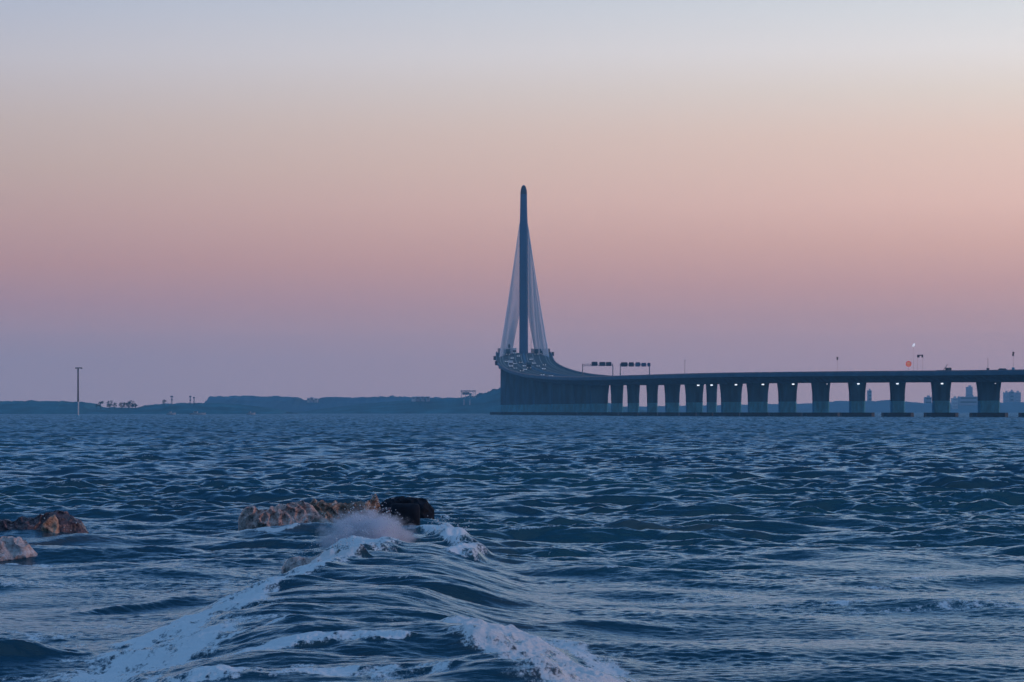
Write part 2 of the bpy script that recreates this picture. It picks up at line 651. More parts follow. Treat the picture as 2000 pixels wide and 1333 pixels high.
def wave(pts, h, front, back, wob, seed, over=0.0, rough=0.0):
    """a breaking wave: steep towards the camera, long behind; returns its local height and face mask"""
    global Z, PY
    xs = np.array([p[0] for p in pts]); ys = np.array([p[1] for p in pts]); hs = np.array([p[2] for p in pts])
    o = np.argsort(xs)
    r0, r1 = np.searchsorted(rows, (ys.min() - 4 * front - wob - 1, ys.max() + 4 * back + wob + 1))
    sl = (slice(max(0, r0), r1 + 1), slice(None))
    x_, y_ = SX[sl], SY[sl]
    yc = sum(np.interp(x_ + q, xs[o], ys[o]) for q in (-.3, -.15, 0, .15, .3)) / 5 + wob * (vnoise(x_ * 1.1, y_ * 0 + seed, seed, 3) - 0.5)
    hh = sum(np.interp(x_ + q, xs[o], hs[o], left=0, right=0) for q in (-.2, -.1, 0, .1, .2)) / 5 * h
    hh = hh * (0.86 + 0.28 * vnoise(x_ * 1.6, y_ * 0 + 0.5, seed + 5, 3))
    d = y_ - yc
    pr = np.where(d < 0, np.exp(-(d / front) ** 2), np.exp(-(d / back) ** 2))
    churn = vnoise(x_ * 4.0, y_ * 4.5, seed + 9, 5, 0.6) - 0.5
    Z[sl] += hh * pr * (1 + rough * churn)
    PY[sl] -= over * hh * np.exp(-(d / (front * 1.2)) ** 2)
    face = np.where(d < 0, np.exp(-(d / (front * 1.5)) ** 4), np.exp(-(d / (0.16 * back)) ** 2)) * np.clip(hh / (0.35 * h), 0, 1)
    top = np.exp(-((d - 0.02) / (0.55 * front)) ** 2) * np.clip(hh / (0.4 * h), 0, 1)
    A, B = np.zeros(SX.shape, np.float32), np.zeros(SX.shape, np.float32)
    A[sl], B[sl] = face, top
    return A, B


def P(x, y, w):
    X, D = at(x, y)
    return (X, D, w)


# water heaping up round the rocks
f1, t1 = wave([P(400, 1040, 0.0), P(480, 1040, 0.8), P(560, 1046, 1.0), P(700, 1040, 0.7), P(790, 1040, 0.0)], 0.05, 0.40, 0.55, 0.30, 41, 0.05, 0.5)
silt = np.maximum(silt, 0.35 * f1)
f2, t2 = wave([P(-160, 1066, 0.6), P(-40, 1066, 1.0), P(60, 1066, 0.9), P(140, 1058, 0.9), P(240, 1058, 0.0)], 0.06, 0.35, 0.7, 0.35, 51, 0.05, 0.5)
silt = np.maximum(silt, 0.30 * f2)
# brown swell on the right of the block
f4, t4 = wave([P(930, 1042, 0.0), P(1000, 1038, 0.9), P(1130, 1040, 0.6), P(1250, 1042, 1.0), P(1420, 1044, 0.9), P(1520, 1046, 0.0)],
              0.20, 0.45, 0.7, 0.6, 61)
silt = np.maximum(silt, 0.22 * f4)
# swells to the left, by the bottom corner and out to the right
wave([P(-300, 1300, 0.7), P(-20, 1290, 1.0), P(60, 1285, 0.8), P(150, 1290, 0.0)], 0.15, 0.28, 0.5, 0.3, 65, 0, 0.6)
wave([P(80, 1112, 0.0), P(240, 1108, 0.8), P(420, 1104, 0.6), P(520, 1100, 0.0)], 0.09, 0.5, 0.9, 0.4, 66)
wave([P(60, 1205, 0.0), P(200, 1195, 0.9), P(330, 1180, 0.7), P(400, 1170, 0.0)], 0.08, 0.3, 0.5, 0.3, 67)
wave([P(1060, 1222, 0.0), P(1130, 1222, 1.0), P(1230, 1222, 0.6), P(1330, 1220, 0.0)], 0.07, 0.25, 0.4, 0.2, 68)
wave([P(1720, 952, 0.0), P(1850, 952, 1.0), P(1980, 950, 0.7), P(2100, 950, 0.2)], 0.30, 1.2, 1.6, 1.0, 69)


def streak(pts, wid, amount, seed, ns=(1.2, 1.2), silt_amt=0.0, ends=True):
    """a band of foam along a path over the water"""
    global foam, silt
    w = [at(*p) for p in pts]
    mg = 2.0 * max(wid) + 0.1
    r0, r1 = np.searchsorted(rows, (min(p[1] for p in w) - mg, max(p[1] for p in w) + mg))
    r0 = max(0, r0 - 1)
    lo, hi = min(p[0] for p in w) - mg, max(p[0] for p in w) + mg
    c0, c1 = np.searchsorted(us, (min(lo / rows[r0], lo / rows[r1]), max(hi / rows[r0], hi / rows[r1])))
    c0 = max(0, c0 - 1)
    sl = (slice(r0, r1 + 1), slice(c0, c1 + 1))
    x_, y_ = SX[sl], SY[sl]
    d, t = seg_dist(x_, y_, w)
    ww = wid[0] + (wid[1] - wid[0]) * t
    e = vnoise(x_ * ns[0], y_ * ns[1], seed, 4)
    q = (1 - smooth(0.35, 1.0, d / ww + 0.7 * (e - 0.5))) * amount
    if ends:
        q *= smooth(0, 0.06, t) * (1 - smooth(0.94, 1, t))
    a = np.zeros(SX.shape, np.float32)
    a[sl] = q
    foam[sl] = np.maximum(foam[sl], q)
    if silt_amt:
        silt[sl] = np.maximum(silt[sl], np.clip(q / max(amount, .01), 0, 1) * silt_amt)
    return a


a = streak([(690, 1128), (560, 1172), (440, 1222), (330, 1278), (210, 1345), (40, 1460)], (0.45, 0.85), 0.86, 81)
Z += 0.03 * a
a = streak([(905, 1268), (985, 1300), (1080, 1350), (1200, 1430)], (0.50, 0.66), 1.05, 83, (1.0, 2.5), 0.42)
Z += 0.05 * a
a = streak([(690, 1062), (730, 1085), (690, 1118)], (0.60, 0.60), 1.05, 85, silt_amt=0.12)
Z += 0.15 * a * vnoise(SX * 2.2, SY * 1.2, 185, 4)
a = streak([(560, 1135), (620, 1135), (680, 1130)], (0.38, 0.38), 0.85, 86, silt_amt=0.40)
Z += 0.30 * a * vnoise(SX * 3.0, SY * 2.0, 186, 4)
a = streak([(840, 1046), (880, 1060), (925, 1092), (900, 1110)], (0.34, 0.28), 0.85, 87)
Z += 0.20 * a * vnoise(SX * 3.0, SY * 2.0, 187, 4)
streak([(420, 1335), (560, 1322), (700, 1318), (790, 1326)], (0.34, 0.36), 0.85, 88, (0.8, 4.0))
streak([(300, 1400), (600, 1390), (900, 1400)], (0.5, 0.5), 0.7, 89, (0.8, 4.0))
streak([(1040, 1092), (1075, 1082), (1098, 1070)], (0.05, 0.04), 0.50, 91)
streak([(1210, 1012), (1260, 1008), (1320, 1010)], (0.12, 0.10), 0.62, 92)
streak([(330, 872), (362, 868), (415, 872)], (0.45, 0.45), 0.66, 93, (0.6, 0.3))
streak([(345, 866), (372, 866)], (0.5, 0.5), 0.60, 94, (0.6, 0.3))
streak([(1030, 1245), (1180, 1310), (1290, 1380)], (0.25, 0.25), 0.60, 95, (0.6, 3.0))
streak([(380, 1255), (470, 1215), (600, 1192), (780, 1196)], (0.05, 0.05), 0.72, 96, (0.8, 3.0))
streak([(300, 1345), (420, 1300), (640, 1280)], (0.09, 0.09), 0.62, 97, (0.8, 3.0))
streak([(0, 1236), (60, 1250), (130, 1290)], (0.05, 0.06), 0.50, 98)
streak([(90, 1008), (150, 1014)], (0.12, 0.12), 0.7, 99)
streak([(0, 1092), (60, 1096), (140, 1110)], (0.20, 0.12), 0.66, 201)
streak([(470, 1040), (540, 1046), (600, 1044), (680, 1036)], (0.20, 0.20), 0.72, 202, silt_amt=0.3)
streak([(840, 1008), (880, 1012)], (0.15, 0.12), 0.66, 204)
streak([(225, 1002), (265, 1000)], (0.16, 0.16), 0.62, 203)
for i in range(46):     # small crests breaking here and there
    y = 835 + 330 * RNG.random() ** 1.6
    x = 20 + 1960 * RNG.random()
    if y > 1060 and 420 < x < 1150:
        continue
    w = 12 + 22 * RNG.random()
    streak([(x, y), (x + w, y + 1.5 * (RNG.random() - .5))], (0.10 + 0.14 * RNG.random(),) * 2, 0.40 + 0.24 * RNG.random(), 100 + i, (1.5, 0.7))

# crest whitening where the chop pinches
pinch = hB * fB * gust + 0.35 * hA
foam = np.maximum(foam, 0.46 * smooth(0.075, 0.115, pinch) * (1 - on) * (SY < 400))
# thin pale foam in long streaks, painting in sky reflected by calm water
sheen_foam = smooth(0.50, 0.70, vnoise(SX * 0.55 + 0.08 * SY, SY * 1.5, 151, 5, 0.6)) * smooth(0.40, 0.60, vnoise(SX * 0.25, SY * 0.30, 153, 3))
sheen_foam *= np.where(SY < 50, 1 - smooth(34, 46, SY), 0) * (1 - on)
foam = np.maximum(foam, 0.43 * sheen_foam)
# thin veil of bubbles over the ridge and its lee
veil = vnoise(SX * 0.9, SY * 3.2, 141, 4)
foam = np.maximum(foam, 0.36 * on * smooth(0.60, 0.80, veil))
silt = np.maximum(silt, 0.22 * smooth(0.55, 0.95, rel) * (1 - smooth(0.95, 1.3, rel)) * (off > 0) * (SY < 50) * (1 - smooth(46, 50, SY)))

# torn, lumpy foam: raised in clots, thin between them
fz = SY < 60
xx, yy, ff_ = SX[fz], SY[fz], foam[fz]
clot = vnoise(xx * 5.0, yy * 2.2, 301, 5, 0.62)
Z[fz] += np.clip(ff_, 0, 1) ** 1.5 * 0.11 * (clot - 0.45)
foam[fz] = np.clip(ff_ * (0.55 + 0.9 * smooth(0.34, 0.64, vnoise(xx * 3.6, yy * 1.0, 311, 6, 0.72))), 0, 1.2)
Z = Z.astype(np.float32)

nr, nc = SX.shape
co = np.empty((nr * nc, 3), np.float32)
co[:, 0], co[:, 1], co[:, 2] = PX.ravel(), PY.ravel(), Z.ravel()
idx = np.arange(nr * nc, dtype=np.int32).reshape(nr, nc)
quads = np.stack([idx[:-1, :-1], idx[:-1, 1:], idx[1:, 1:], idx[1:, :-1]], -1).reshape(-1, 4)
me = bpy.data.meshes.new('sea')
me.vertices.add(len(co))
me.vertices.foreach_set('co', co.ravel())
me.loops.add(quads.size)
me.loops.foreach_set('vertex_index', quads.ravel())
me.polygons.add(len(quads))
me.polygons.foreach_set('loop_start', np.arange(0, quads.size, 4, dtype=np.int32))
me.polygons.foreach_set('use_smooth', np.ones(len(quads), dtype=bool))
for nm, ar in (('foam', foam), ('silt', silt)):
    me.attributes.new(nm, 'FLOAT', 'POINT').data.foreach_set('value', ar.ravel().astype(np.float32))
me.update(calc_edges=True)
me.materials.append(mat_water())
sea = bpy.data.objects.new('sea', me)
COL.objects.link(sea)
tag(sea, 'choppy dark teal sea with foam pouring over a low ridge', 'sea', kind='structure')


def sea_z(x, d):
    i = int(np.searchsorted(rows, d))
    j = int(np.searchsorted(us, x / d))
    return float(Z[min(i, nr - 1), min(j, nc - 1)])


# ---------------------------------------------------------------- land along the far shore
def land(name, pts, D, depth, mat, label, rough=0.12, nx=520, ny=26, seed=1):
    """low land: crest heights from points (column, row of its skyline), a shore in front, a long back slope"""
    xs = np.array([p[0] for p in pts], float); hs = np.array([px_z(p[1], D) for p in pts])
    cx = np.linspace(xs[0], xs[-1], nx)
    X = px_x(cx, D)
    H = np.interp(cx, xs, hs)
    rg = np.random.default_rng(seed)
    vs, fs = [], []
    for j in range(ny):
        t = j / (ny - 1)
        yy = D - depth * 0.30 + depth * t
        s = min(1.0, t / 0.30)
        k = (s ** 0.7) if t < 0.30 else 1.0 - 0.75 * ((t - 0.30) / 0.70) ** 2
        for i in range(nx):
            nzv = float(rg.random() - 0.5)
            z = -0.5 + (H[i] + 0.5) * k * (1 + (1.6 * rough * nzv + 0.10 * mnoise.noise(Vector((i * .11 + seed, j * .4, 0)))) * (1 if 0 < t < 1 else 0))
            if j == 0: z = -0.6
            vs.append((X[i] * (yy / D) ** 0.3, yy, z))
    for j in range(ny - 1):
        for i in range(nx - 1):
            a = j * nx + i
            fs.append((a, a + 1, a + nx + 1, a + nx))
    o = MB().add(vs, fs).build(name, mat, smooth=True)
    return tag(o, label, 'land', kind='structure')


land('headland', [(-260, 786), (0, 784.5), (50, 784), (60, 783), (70, 784.5), (115, 784.5), (122, 783), (128, 785), (172, 787), (177, 792),
                  (181, 796), (260, 797), (275, 795), (284, 791.5), (300, 791), (320, 789.5), (345, 788.5), (430, 788), (480, 792), (540, 800), (560, 806)],
     2250, 260, M['wood_land'], 'low dark wooded headland across the water', 0.05, seed=4)
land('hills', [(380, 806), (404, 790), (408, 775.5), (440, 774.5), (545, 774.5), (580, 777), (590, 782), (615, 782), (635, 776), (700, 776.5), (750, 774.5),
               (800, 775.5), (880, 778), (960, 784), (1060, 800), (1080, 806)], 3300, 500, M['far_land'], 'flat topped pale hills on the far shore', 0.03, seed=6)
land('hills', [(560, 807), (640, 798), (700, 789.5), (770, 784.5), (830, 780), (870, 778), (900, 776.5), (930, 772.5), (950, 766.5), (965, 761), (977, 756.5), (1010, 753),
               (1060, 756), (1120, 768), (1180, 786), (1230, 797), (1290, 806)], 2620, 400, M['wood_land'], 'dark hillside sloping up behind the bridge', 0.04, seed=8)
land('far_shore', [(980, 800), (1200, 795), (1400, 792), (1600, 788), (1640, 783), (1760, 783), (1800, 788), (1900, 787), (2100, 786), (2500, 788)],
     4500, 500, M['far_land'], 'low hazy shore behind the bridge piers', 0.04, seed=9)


# ---------------------------------------------------------------- the bridge
CL_D = [780, 850, 920, 1000, 1070, 1140, 1200, 1260, 1350, 1450, 1550, 1650, 1750, 1870, 2000, 2150, 2300]
CL_X = [310, 262, 214, 166, 127, 91.5, 75.5, 63, 47.5, 33.0, 21.5, 13.2, 8.3, 7.0, 7.0, 7.0, 7.0]
CL_Z = [15.0, 15.1, 15.2, 15.3, 15.8, 16.2, 16.45, 16.7, 17.2, 18.7, 21.3, 25.2, 30.2, 38.0, 40.2, 39.0, 35.0]   # top of the parapet
W2 = 16.8


def spline(xs, ys, q):
    """monotone cubic through the points"""
    xs, ys = np.array(xs, float), np.array(ys, float)
    d = np.diff(ys) / np.diff(xs)
    m = np.concatenate([[d[0]], (d[:-1] + d[1:]) / 2, [d[-1]]])
    i = np.clip(np.searchsorted(xs, q) - 1, 0, len(xs) - 2)
    h = xs[i + 1] - xs[i]
    t = (q - xs[i]) / h
    return (ys[i] * (1 + 2 * t) * (1 - t) ** 2 + h * m[i] * t * (1 - t) ** 2 + ys[i + 1] * t * t * (3 - 2 * t) + h * m[i + 1] * t * t * (t - 1))


def cl(D):
    """deck centre, unit normal to the right, parapet top at depth D"""
    x, z = float(spline(CL_D, CL_X, D)), float(spline(CL_D, CL_Z, D))
    x1 = float(spline(CL_D, CL_X, D + 2))
    t = Vector((x1 - x, 2.0, 0)).normalized()
    return x, z, Vector((t.y, -t.x, 0))


PAR = 1.05


def deck_pt(D, off, dz=0.0):
    x, z, n = cl(D)
    return Vector((x + n.x * off, D + n.y * off, z - PAR + dz))


def cl_at_px(px):
    lo, hi = 800.0, 2000.0
    for _ in range(50):
        mid = (lo + hi) / 2
        x, _z, _n = cl(mid)
        if 1000 + x * F / mid > px: lo = mid
        else: hi = mid
    return (lo + hi) / 2


bridge = empty('bridge', (cl(1870)[0], 1870, 0))
tag(bridge, 'long dark cable stayed bridge with one tall slender pylon curving over the sea', 'bridge')
BO = Vector(bridge.location)


class BMB(MB):
    def build(self, name, mat, parent=None, smooth=False, loc=None):
        self.v = [(a - BO.x, b - BO.y, c - BO.z) for a, b, c in self.v]
        return super().build(name, mat, parent, smooth, loc)


stations = np.concatenate([np.arange(800, 1400, 12), np.arange(1400, 2300, 9)])


def sweep(section):
    rings = []
    for D in stations:
        x, z, n = cl(D)
        rings.append([(x + n.x * o, D + n.y * o, z - PAR + h) for o, h in section])
    return BMB().loft(rings)


sweep([(-W2, 0), (-W2, -0.55), (-W2 + 3.5, -1.0), (W2 - 3.5, -1.0), (W2, -0.55), (W2, 0)]).build('deck', M['concrete'], bridge)
sweep([(-13.2, -0.95), (-10.6, -2.75), (10.6, -2.75), (13.2, -0.95)]).build('girder', M['concrete'], bridge)
for s in (-1, 1):
    a, b = s * (W2 + 0.08), s * (W2 - 0.42)
    sec = [(a, -0.60), (b, 0.01), (b, PAR - 0.35), (a, PAR - 0.35)] if s > 0 else [(a, -0.60), (a, PAR - 0.35), (b, PAR - 0.35), (b, 0.01)]
    sweep(sec).build('parapet', M['rail'], bridge)
    mb = BMB()
    rr = []
    for D in stations:
        p = deck_pt(D, s * (W2 - 0.2))
        rr.append([(p.x - .06, p.y, p.z + PAR - .34), (p.x + .06, p.y, p.z + PAR - .34), (p.x + .06, p.y, p.z + PAR), (p.x - .06, p.y, p.z + PAR)])
    mb.loft(rr)
    mb.build('railing', M['grey_metal'], bridge)


def ribbon(o0, o1, dz, mat, name, dash=None):
    mb = BMB()
    if dash is None:
        rr = [[deck_pt(D, o0, dz), deck_pt(D, o1, dz)] for D in stations]
        n = len(rr)
        mb.add([p for r in rr for p in r], [(2 * i, 2 * i + 2, 2 * i + 3, 2 * i + 1) for i in range(n - 1)])
    else:
        for D in np.arange(850, 2100, dash):
            q = [deck_pt(D, o0, dz), deck_pt(D, o1, dz), deck_pt(D + dash * .4, o1, dz), deck_pt(D + dash * .4, o0, dz)]
            mb.add(q, [(0, 1, 2, 3)])
    return mb.build(name, mat, bridge)


ribbon(-W2 + 0.5, -0.9, 0.02, M['asphalt'], 'road_surface')
ribbon(0.9, W2 - 0.5, 0.02, M['asphalt'], 'road_surface')
for s in (-1, 1):
    ribbon(s * 1.6, s * 1.8, 0.04, M['line'], 'edge_line')
    ribbon(s * 14.2, s * 14.4, 0.04, M['line'], 'edge_line')
    for k in (5.2, 8.9, 12.6):
        ribbon(s * k, s * (k + .2), 0.04, M['line'], 'lane_line')
sweep([(-0.5, 0.0), (-0.2, 0.85), (0.2, 0.85), (0.5, 0.0)]).build('median_barrier', M['rail'], bridge)

# piers: (column, width in metres, cap width, has wide wall)
PIERS = [(2030, 8.2, 12.5), (1931, 8.0, 11.8), (1838, 6.6, 10.8), (1753, 5.4, 10.4), (1674, 6.2, 11.6), (1603, 6.7, 13.6), (1538, 7.4, 13.5), (1480, 8.4, 13.5),
         (1428, 8.8, 14), (1390, 4.4, 12), (1356, 7.6, 12), (1313, 6.6, 12), (1274, 5.0, 12), (1237, 5.7, 13), (1205, 5.9, 15), (1170, 9.4, 20), (1139, 9.6, 24)]
MAIN = [(1500, 15.5, 30), (1560, 20.0, 36), (1625, 25.0, 40), (1690, 28.0, 40), (1745, 30.0, 42)]


def pier(x, D, zt, w, cap, thick, flare=1.0):
    """shaft flaring under the girder, foot coloured paler to stand in for low mist, flat dark pile cap"""
    top = zt - PAR - 2.7
    mid = 5.5

    def ring(z, k):
        hw, ht = w / 2 * (1 - (1 - k) * flare), thick / 2
        c = 0.35
        return [(x - hw, D - ht + c, z), (x - hw + c, D - ht, z), (x + hw - c, D - ht, z), (x + hw, D - ht + c, z),
                (x + hw, D + ht - c, z), (x + hw - c, D + ht, z), (x - hw + c, D + ht, z), (x - hw, D + ht - c, z)]
    zs = [(mid, 0.86), (mid + (top - mid) * .45, 0.885), (mid + (top - mid) * .75, 0.945), (top, 1.0), (top + 0.3, 1.0)]
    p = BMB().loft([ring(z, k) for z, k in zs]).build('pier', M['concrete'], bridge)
    b = BMB().loft([ring(1.4, 0.85), ring(mid, 0.86)]).build('pier_foot_misted', M['concrete_pale'], p)
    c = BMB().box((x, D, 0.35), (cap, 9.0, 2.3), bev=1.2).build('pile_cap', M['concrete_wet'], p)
    return p


for px, w, cap in PIERS:
    D = cl_at_px(px)
    x, z, n = cl(D)
    pier(x, D, z, w, cap, 3.6)
for D, w, cap in MAIN:
    x, z, n = cl(D)
    pier(x, D, z, w, cap, 4.5, 0.0)
pier(7.0, 1870, 37.5, 20.0, 30.0, 8.0)

# pylon: one slim shaft, shouldered where the stays gather, bullet tip
PYX, PYD = 7.1, 1870.0


def oct_ring(cx, cy, z, hw, hd, c=0.3):
    bx, by = hw * c, hd * c
    return [(cx - hw, cy - hd + by, z), (cx - hw + bx, cy - hd, z), (cx + hw - bx, cy - hd, z), (cx + hw, cy - hd + by, z),
            (cx + hw, cy + hd - by, z), (cx + hw - bx, cy + hd, z), (cx - hw + bx, cy + hd, z), (cx - hw, cy + hd - by, z)]


prof_t = [(0.5, 2.75, 4.2), (36, 2.70, 4.0), (60, 2.62, 3.8), (80, 2.55, 3.6), (100, 2.55, 3.4), (108, 2.62, 3.3), (114, 2.50, 3.2), (120, 2.25, 3.0),
          (128, 2.10, 2.6), (134.0, 2.02, 2.3), (136.2, 1.85, 2.0), (137.8, 1.50, 1.6), (139.0, 1.00, 1.1), (139.6, 0.35, 0.4)]
py = BMB().loft([oct_ring(PYX, PYD, z, a, b) for z, a, b in prof_t]).build('pylon', M['pylon'], bridge)
BMB().loft([oct_ring(PYX, PYD, z, a * 1.015, b * 1.015) for z, a, b in prof_t[9:13]]).build('pylon_cap', M['dark_metal'], py)

# stays: two fans per side; the long ones start high and land by the deck edge
NC = 15
for side in (-1, 1):
    for back in (0, 1):
        mb_t = []
        for i in range(NC):
            t = i / (NC - 1)
            zt = 116 - 52 * t ** 0.9
            D = PYD + (18 + 150 * (1 - t)) if back else PYD - (6 + 45 * (1 - t))
            off = (14.6 - 7.2 * t ** 1.1)
            a = Vector((PYX + side * 2.3, PYD + (1.5 if back else -1.5), zt))
            b = deck_pt(D, side * off, 0.0)
            if back: b.z = max(b.z, 37.0)
            mid = (a + b) / 2
            r = 0.19 if i else 0.30
            pts = [a + (b - a) * q - Vector((0, 0, (1.6 * (1 - t) + 0.4) * 4 * q * (1 - q))) for q in (0, .2, .4, .6, .8, 1)]
            mb = BMB()
            for q in range(5):
                mb.tube(pts[q], pts[q + 1], r, n=6)
            mb.build('stay_cable', M['cable'], bridge)
# lamps under the deck over the piers
for px, mt in ((1270, 'lamp'), (1345.5, 'lamp'), (1363, 'lamp'), (1389, 'lamp'), (1414, 'lamp'), (1436.5, 'lamp'), (1470, 'lamp'), (1489, 'lamp'), (1529, 'lamp'),
               (1548, 'lamp'), (1594, 'lamp_dim'), (1614, 'lamp_dim'), (1675, 'lamp'), (1751, 'lamp'), (1838, 'lamp'), (1942, 'lamp_dim')):
    D = cl_at_px(px)
    x, z, n = cl(D)
    s = D / 1000.0
    p = (x, D - 2.4, z - PAR - 2.75 - 0.45 * s)
    k = 0.5 if mt == 'lamp_dim' else 1.0
    mb = BMB()
    mb.box(p, (0.75 * s * k, 0.4, 0.38 * s * k), bev=0.12)
    mb.build('under_deck_lamp', M[mt], bridge)
for px, y, D in ((966, 711, 1742), (967, 697, 1800), (1078.5, 692, 1850)):
    s = -1 if px < 1000 else 1
    p = deck_pt(D, s * (W2 + 0.2), 0.5)
    BMB().box((p.x + s * .5, p.y, p.z), (1.5, 1.2, 2.4), bev=0.3).build('edge_cabinet', M['dark_metal'], bridge)


# ---------------------------------------------------------------- things standing on the deck
def gantry(D, x0, x1, ztop, panels, label, D_lab):
    """two posts, a beam, sign boards seen from behind; x0, x1 columns of the posts"""
    X0, X1 = px_x(x0, D), px_x(x1, D)
    base = cl(D)[1] - PAR
    g = empty('sign_gantry', ((X0 + X1) / 2, D, base))
    tag(g, label, 'sign gantry', 'sign gantries on the bridge')
    c = (X0 + X1) / 2
    h = px_z(ztop, D) - base
    for X in (X0, X1):
        MB().tube((X - c, 0, 0), (X - c, 0, h), 0.24, 0.2, 10).build('post', M['grey_metal'], g)
    mb = MB()
    for dz in (0.0, -0.8):
        mb.tube((X0 - c, 0, h + dz - .15), (X1 - c, 0, h + dz - .15), 0.11, n=8)
    n = 9
    for i in range(n):
        a, b = X0 - c + (X1 - X0) * i / n, X0 - c + (X1 - X0) * (i + 1) / n
        mb.tube((a, 0, h - .15 - .8 * (i % 2)), (b, 0, h - .15 - .8 * ((i + 1) % 2)), 0.06, n=6)
    mb.build('beam', M['grey_metal'], g)
    for a, b, ya, yb, mt in panels:
        xa, xb = px_x(a, D) - c, px_x(b, D) - c
        za, zb = px_z(ya, D) - base, px_z(yb, D) - base
        pb = MB()
        rings = []
        w, hh, r = abs(xb - xa) / 2, abs(za - zb) / 2, 0.35
        pts = []
        for cxx, czz, a0 in ((w - r, hh - r, 0), (-w + r, hh - r, 90), (-w + r, -hh + r, 180), (w - r, -hh + r, 270)):
            for q in range(4):
                an = math.radians(a0 + q * 30)
                pts.append(((xa + xb) / 2 + cxx + r * math.cos(an), (za + zb) / 2 + czz + r * math.sin(an)))
        pb.loft([[(x, -0.35, z) for x, z in pts], [(x, -0.18, z) for x, z in pts]]).build('sign_board', M[mt], g)
    return g


gantry(1450, 1138, 1197, 711, [(1155.5, 1167, 707, 714.5, 'sign_dark'), (1170.5, 1182.5, 707.5, 715.5, 'sign_dark'), (1183.5, 1194, 707.5, 715.5, 'sign_dark')],
       'sign gantry with three dark boards, nearer to the pylon', 1)
gantry(1360, 1211.5, 1268.5, 711, [(1212.5, 1225.5, 708, 716.5, 'sign_dark'), (1228, 1238, 708, 716.5, 'sign_dark'), (1241, 1250.5, 708, 716.5, 'sign_blue'),
                                   (1252.5, 1262, 709, 716.5, 'sign_blue'), (1264.5, 1270.5, 709, 716.5, 'sign_blue')],
       'sign gantry carrying dark and blue boards, farther from the pylon', 2)


def mast(name, px, D, ytop, r, label, cat, group=None):
    off_n = None
    x = px_x(px, D)
    base = cl(D)[1] - PAR
    m = empty(name, (x, D, base))
    tag(m, label, cat, group)
    h = px_z(ytop, D) - base
    MB().tube((0, 0, 0), (0, 0, h), r, r * 0.7, 8).build('pole', M['grey_metal'], m)
    MB().box((0, 0, 0.1), (0.5, 0.5, 0.2), bev=0.08).build('base_plate', M['grey_metal'], m)
    return m, h


POLES = 'slim poles along the bridge deck'
m, h = mast('lamp_post', 1337.5, 1248, 705, 0.10, 'thin grey pole with a small lamp, right of the sign gantries', 'lamp post', POLES)
MB().box((0, -0.3, h), (0.5, 1.2, 0.28), bev=0.1).build('lamp_head', M['grey_metal'], m)
m, h = mast('traffic_signal', 1635.5, 1078, 702, 0.045, 'small dark signal box on a hair thin pole, left of the red sign', 'traffic signal', POLES)
MB().box((0, 0, h + 0.55), (0.62, 0.5, 0.52), bev=0.12).box((0, 0, h - 0.02), (0.55, 0.45, 0.5), bev=0.12).build('signal_head', M['dark_metal'], m)
m, h = mast('traffic_signal', 1979, 1009, 694, 0.045, 'small dark signal box on a hair thin pole, nearest the right end of the bridge', 'traffic signal', POLES)
MB().box((0.05, 0, h + 0.75), (0.62, 0.5, 0.62), bev=0.12).box((-0.05, 0, h + 0.05), (0.62, 0.45, 0.62), bev=0.12).build('signal_head', M['dark_metal'], m)
MB().box((0, 0, 1.5), (0.9, 0.5, 1.1), bev=0.1).build('control_box', M['concrete_pale'], m)
m, h = mast('lamp_post', 1929.5, 1018, 701.5, 0.075, 'thin grey pole on the deck beside the white car', 'lamp post', POLES)
MB().box((0, 0, 1.5), (0.9, 0.5, 0.9), bev=0.1).build('control_box', M['dark_metal'], m)
MB().box((0, -0.2, h), (0.3, 0.8, 0.2), bev=0.08).build('lamp_head', M['grey_metal'], m)
# lit lamp on a tall pole
m, h = mast('street_lamp', 1784.5, 1038, 677, 0.035, 'street lamp with a lit white head high above the red round sign', 'street lamp', POLES)
lh = MB()
rings = []
for k, (zz, r) in enumerate(((-.62, .05), (-.45, .3), (0, .40), (.45, .3), (.62, .05))):
    rings.append([(0.35 * zz + r * math.cos(a), r * math.sin(a), h + 0.4 + zz) for a in [2 * math.pi * i / 10 for i in range(10)]])
lh.loft(rings).build('lamp_head', M['lamp_dim'], m, smooth=True)
MB().tube((-0.2, 0, h - .25), (-0.2, 0, h + 0.0), 0.12, 0.16, 8).build('lamp_collar', M['grey_metal'], m)
# red round sign with dark marks
m, h = mast('round_sign', 1774.5, 1040, 716.5, 0.05, 'round red sign glowing above the deck under the white street lamp', 'road sign')
zc = px_z(711.2, 1040) - m.location.z


def disc(r, y0, y1, n=20, cx=0.0, cz=0.0):
    return [[(cx + r * math.cos(2 * math.pi * i / n), y, cz + r * math.sin(2 * math.pi * i / n)) for i in range(n)] for y in (y0, y1)]


MB().loft(disc(0.98, -0.12, 0.0, cz=zc)).build('disc', M['sign_red'], m)
MB().loft(disc(0.66, -0.15, -0.125, cz=zc)).build('face', M['sign_amber'], m)
g = MB()
for dx, dz, w, hh in ((-0.3, 0.22, 0.28, 0.10), (0.12, 0.25, 0.36, 0.10), (-0.34, -0.2, 0.12, 0.34), (-0.08, -0.2, 0.2, 0.30), (0.28, -0.22, 0.26, 0.26)):
    g.box((dx, -0.165, zc + dz), (w, 0.02, hh))
g.build('lettering', M['sign_red'], m)
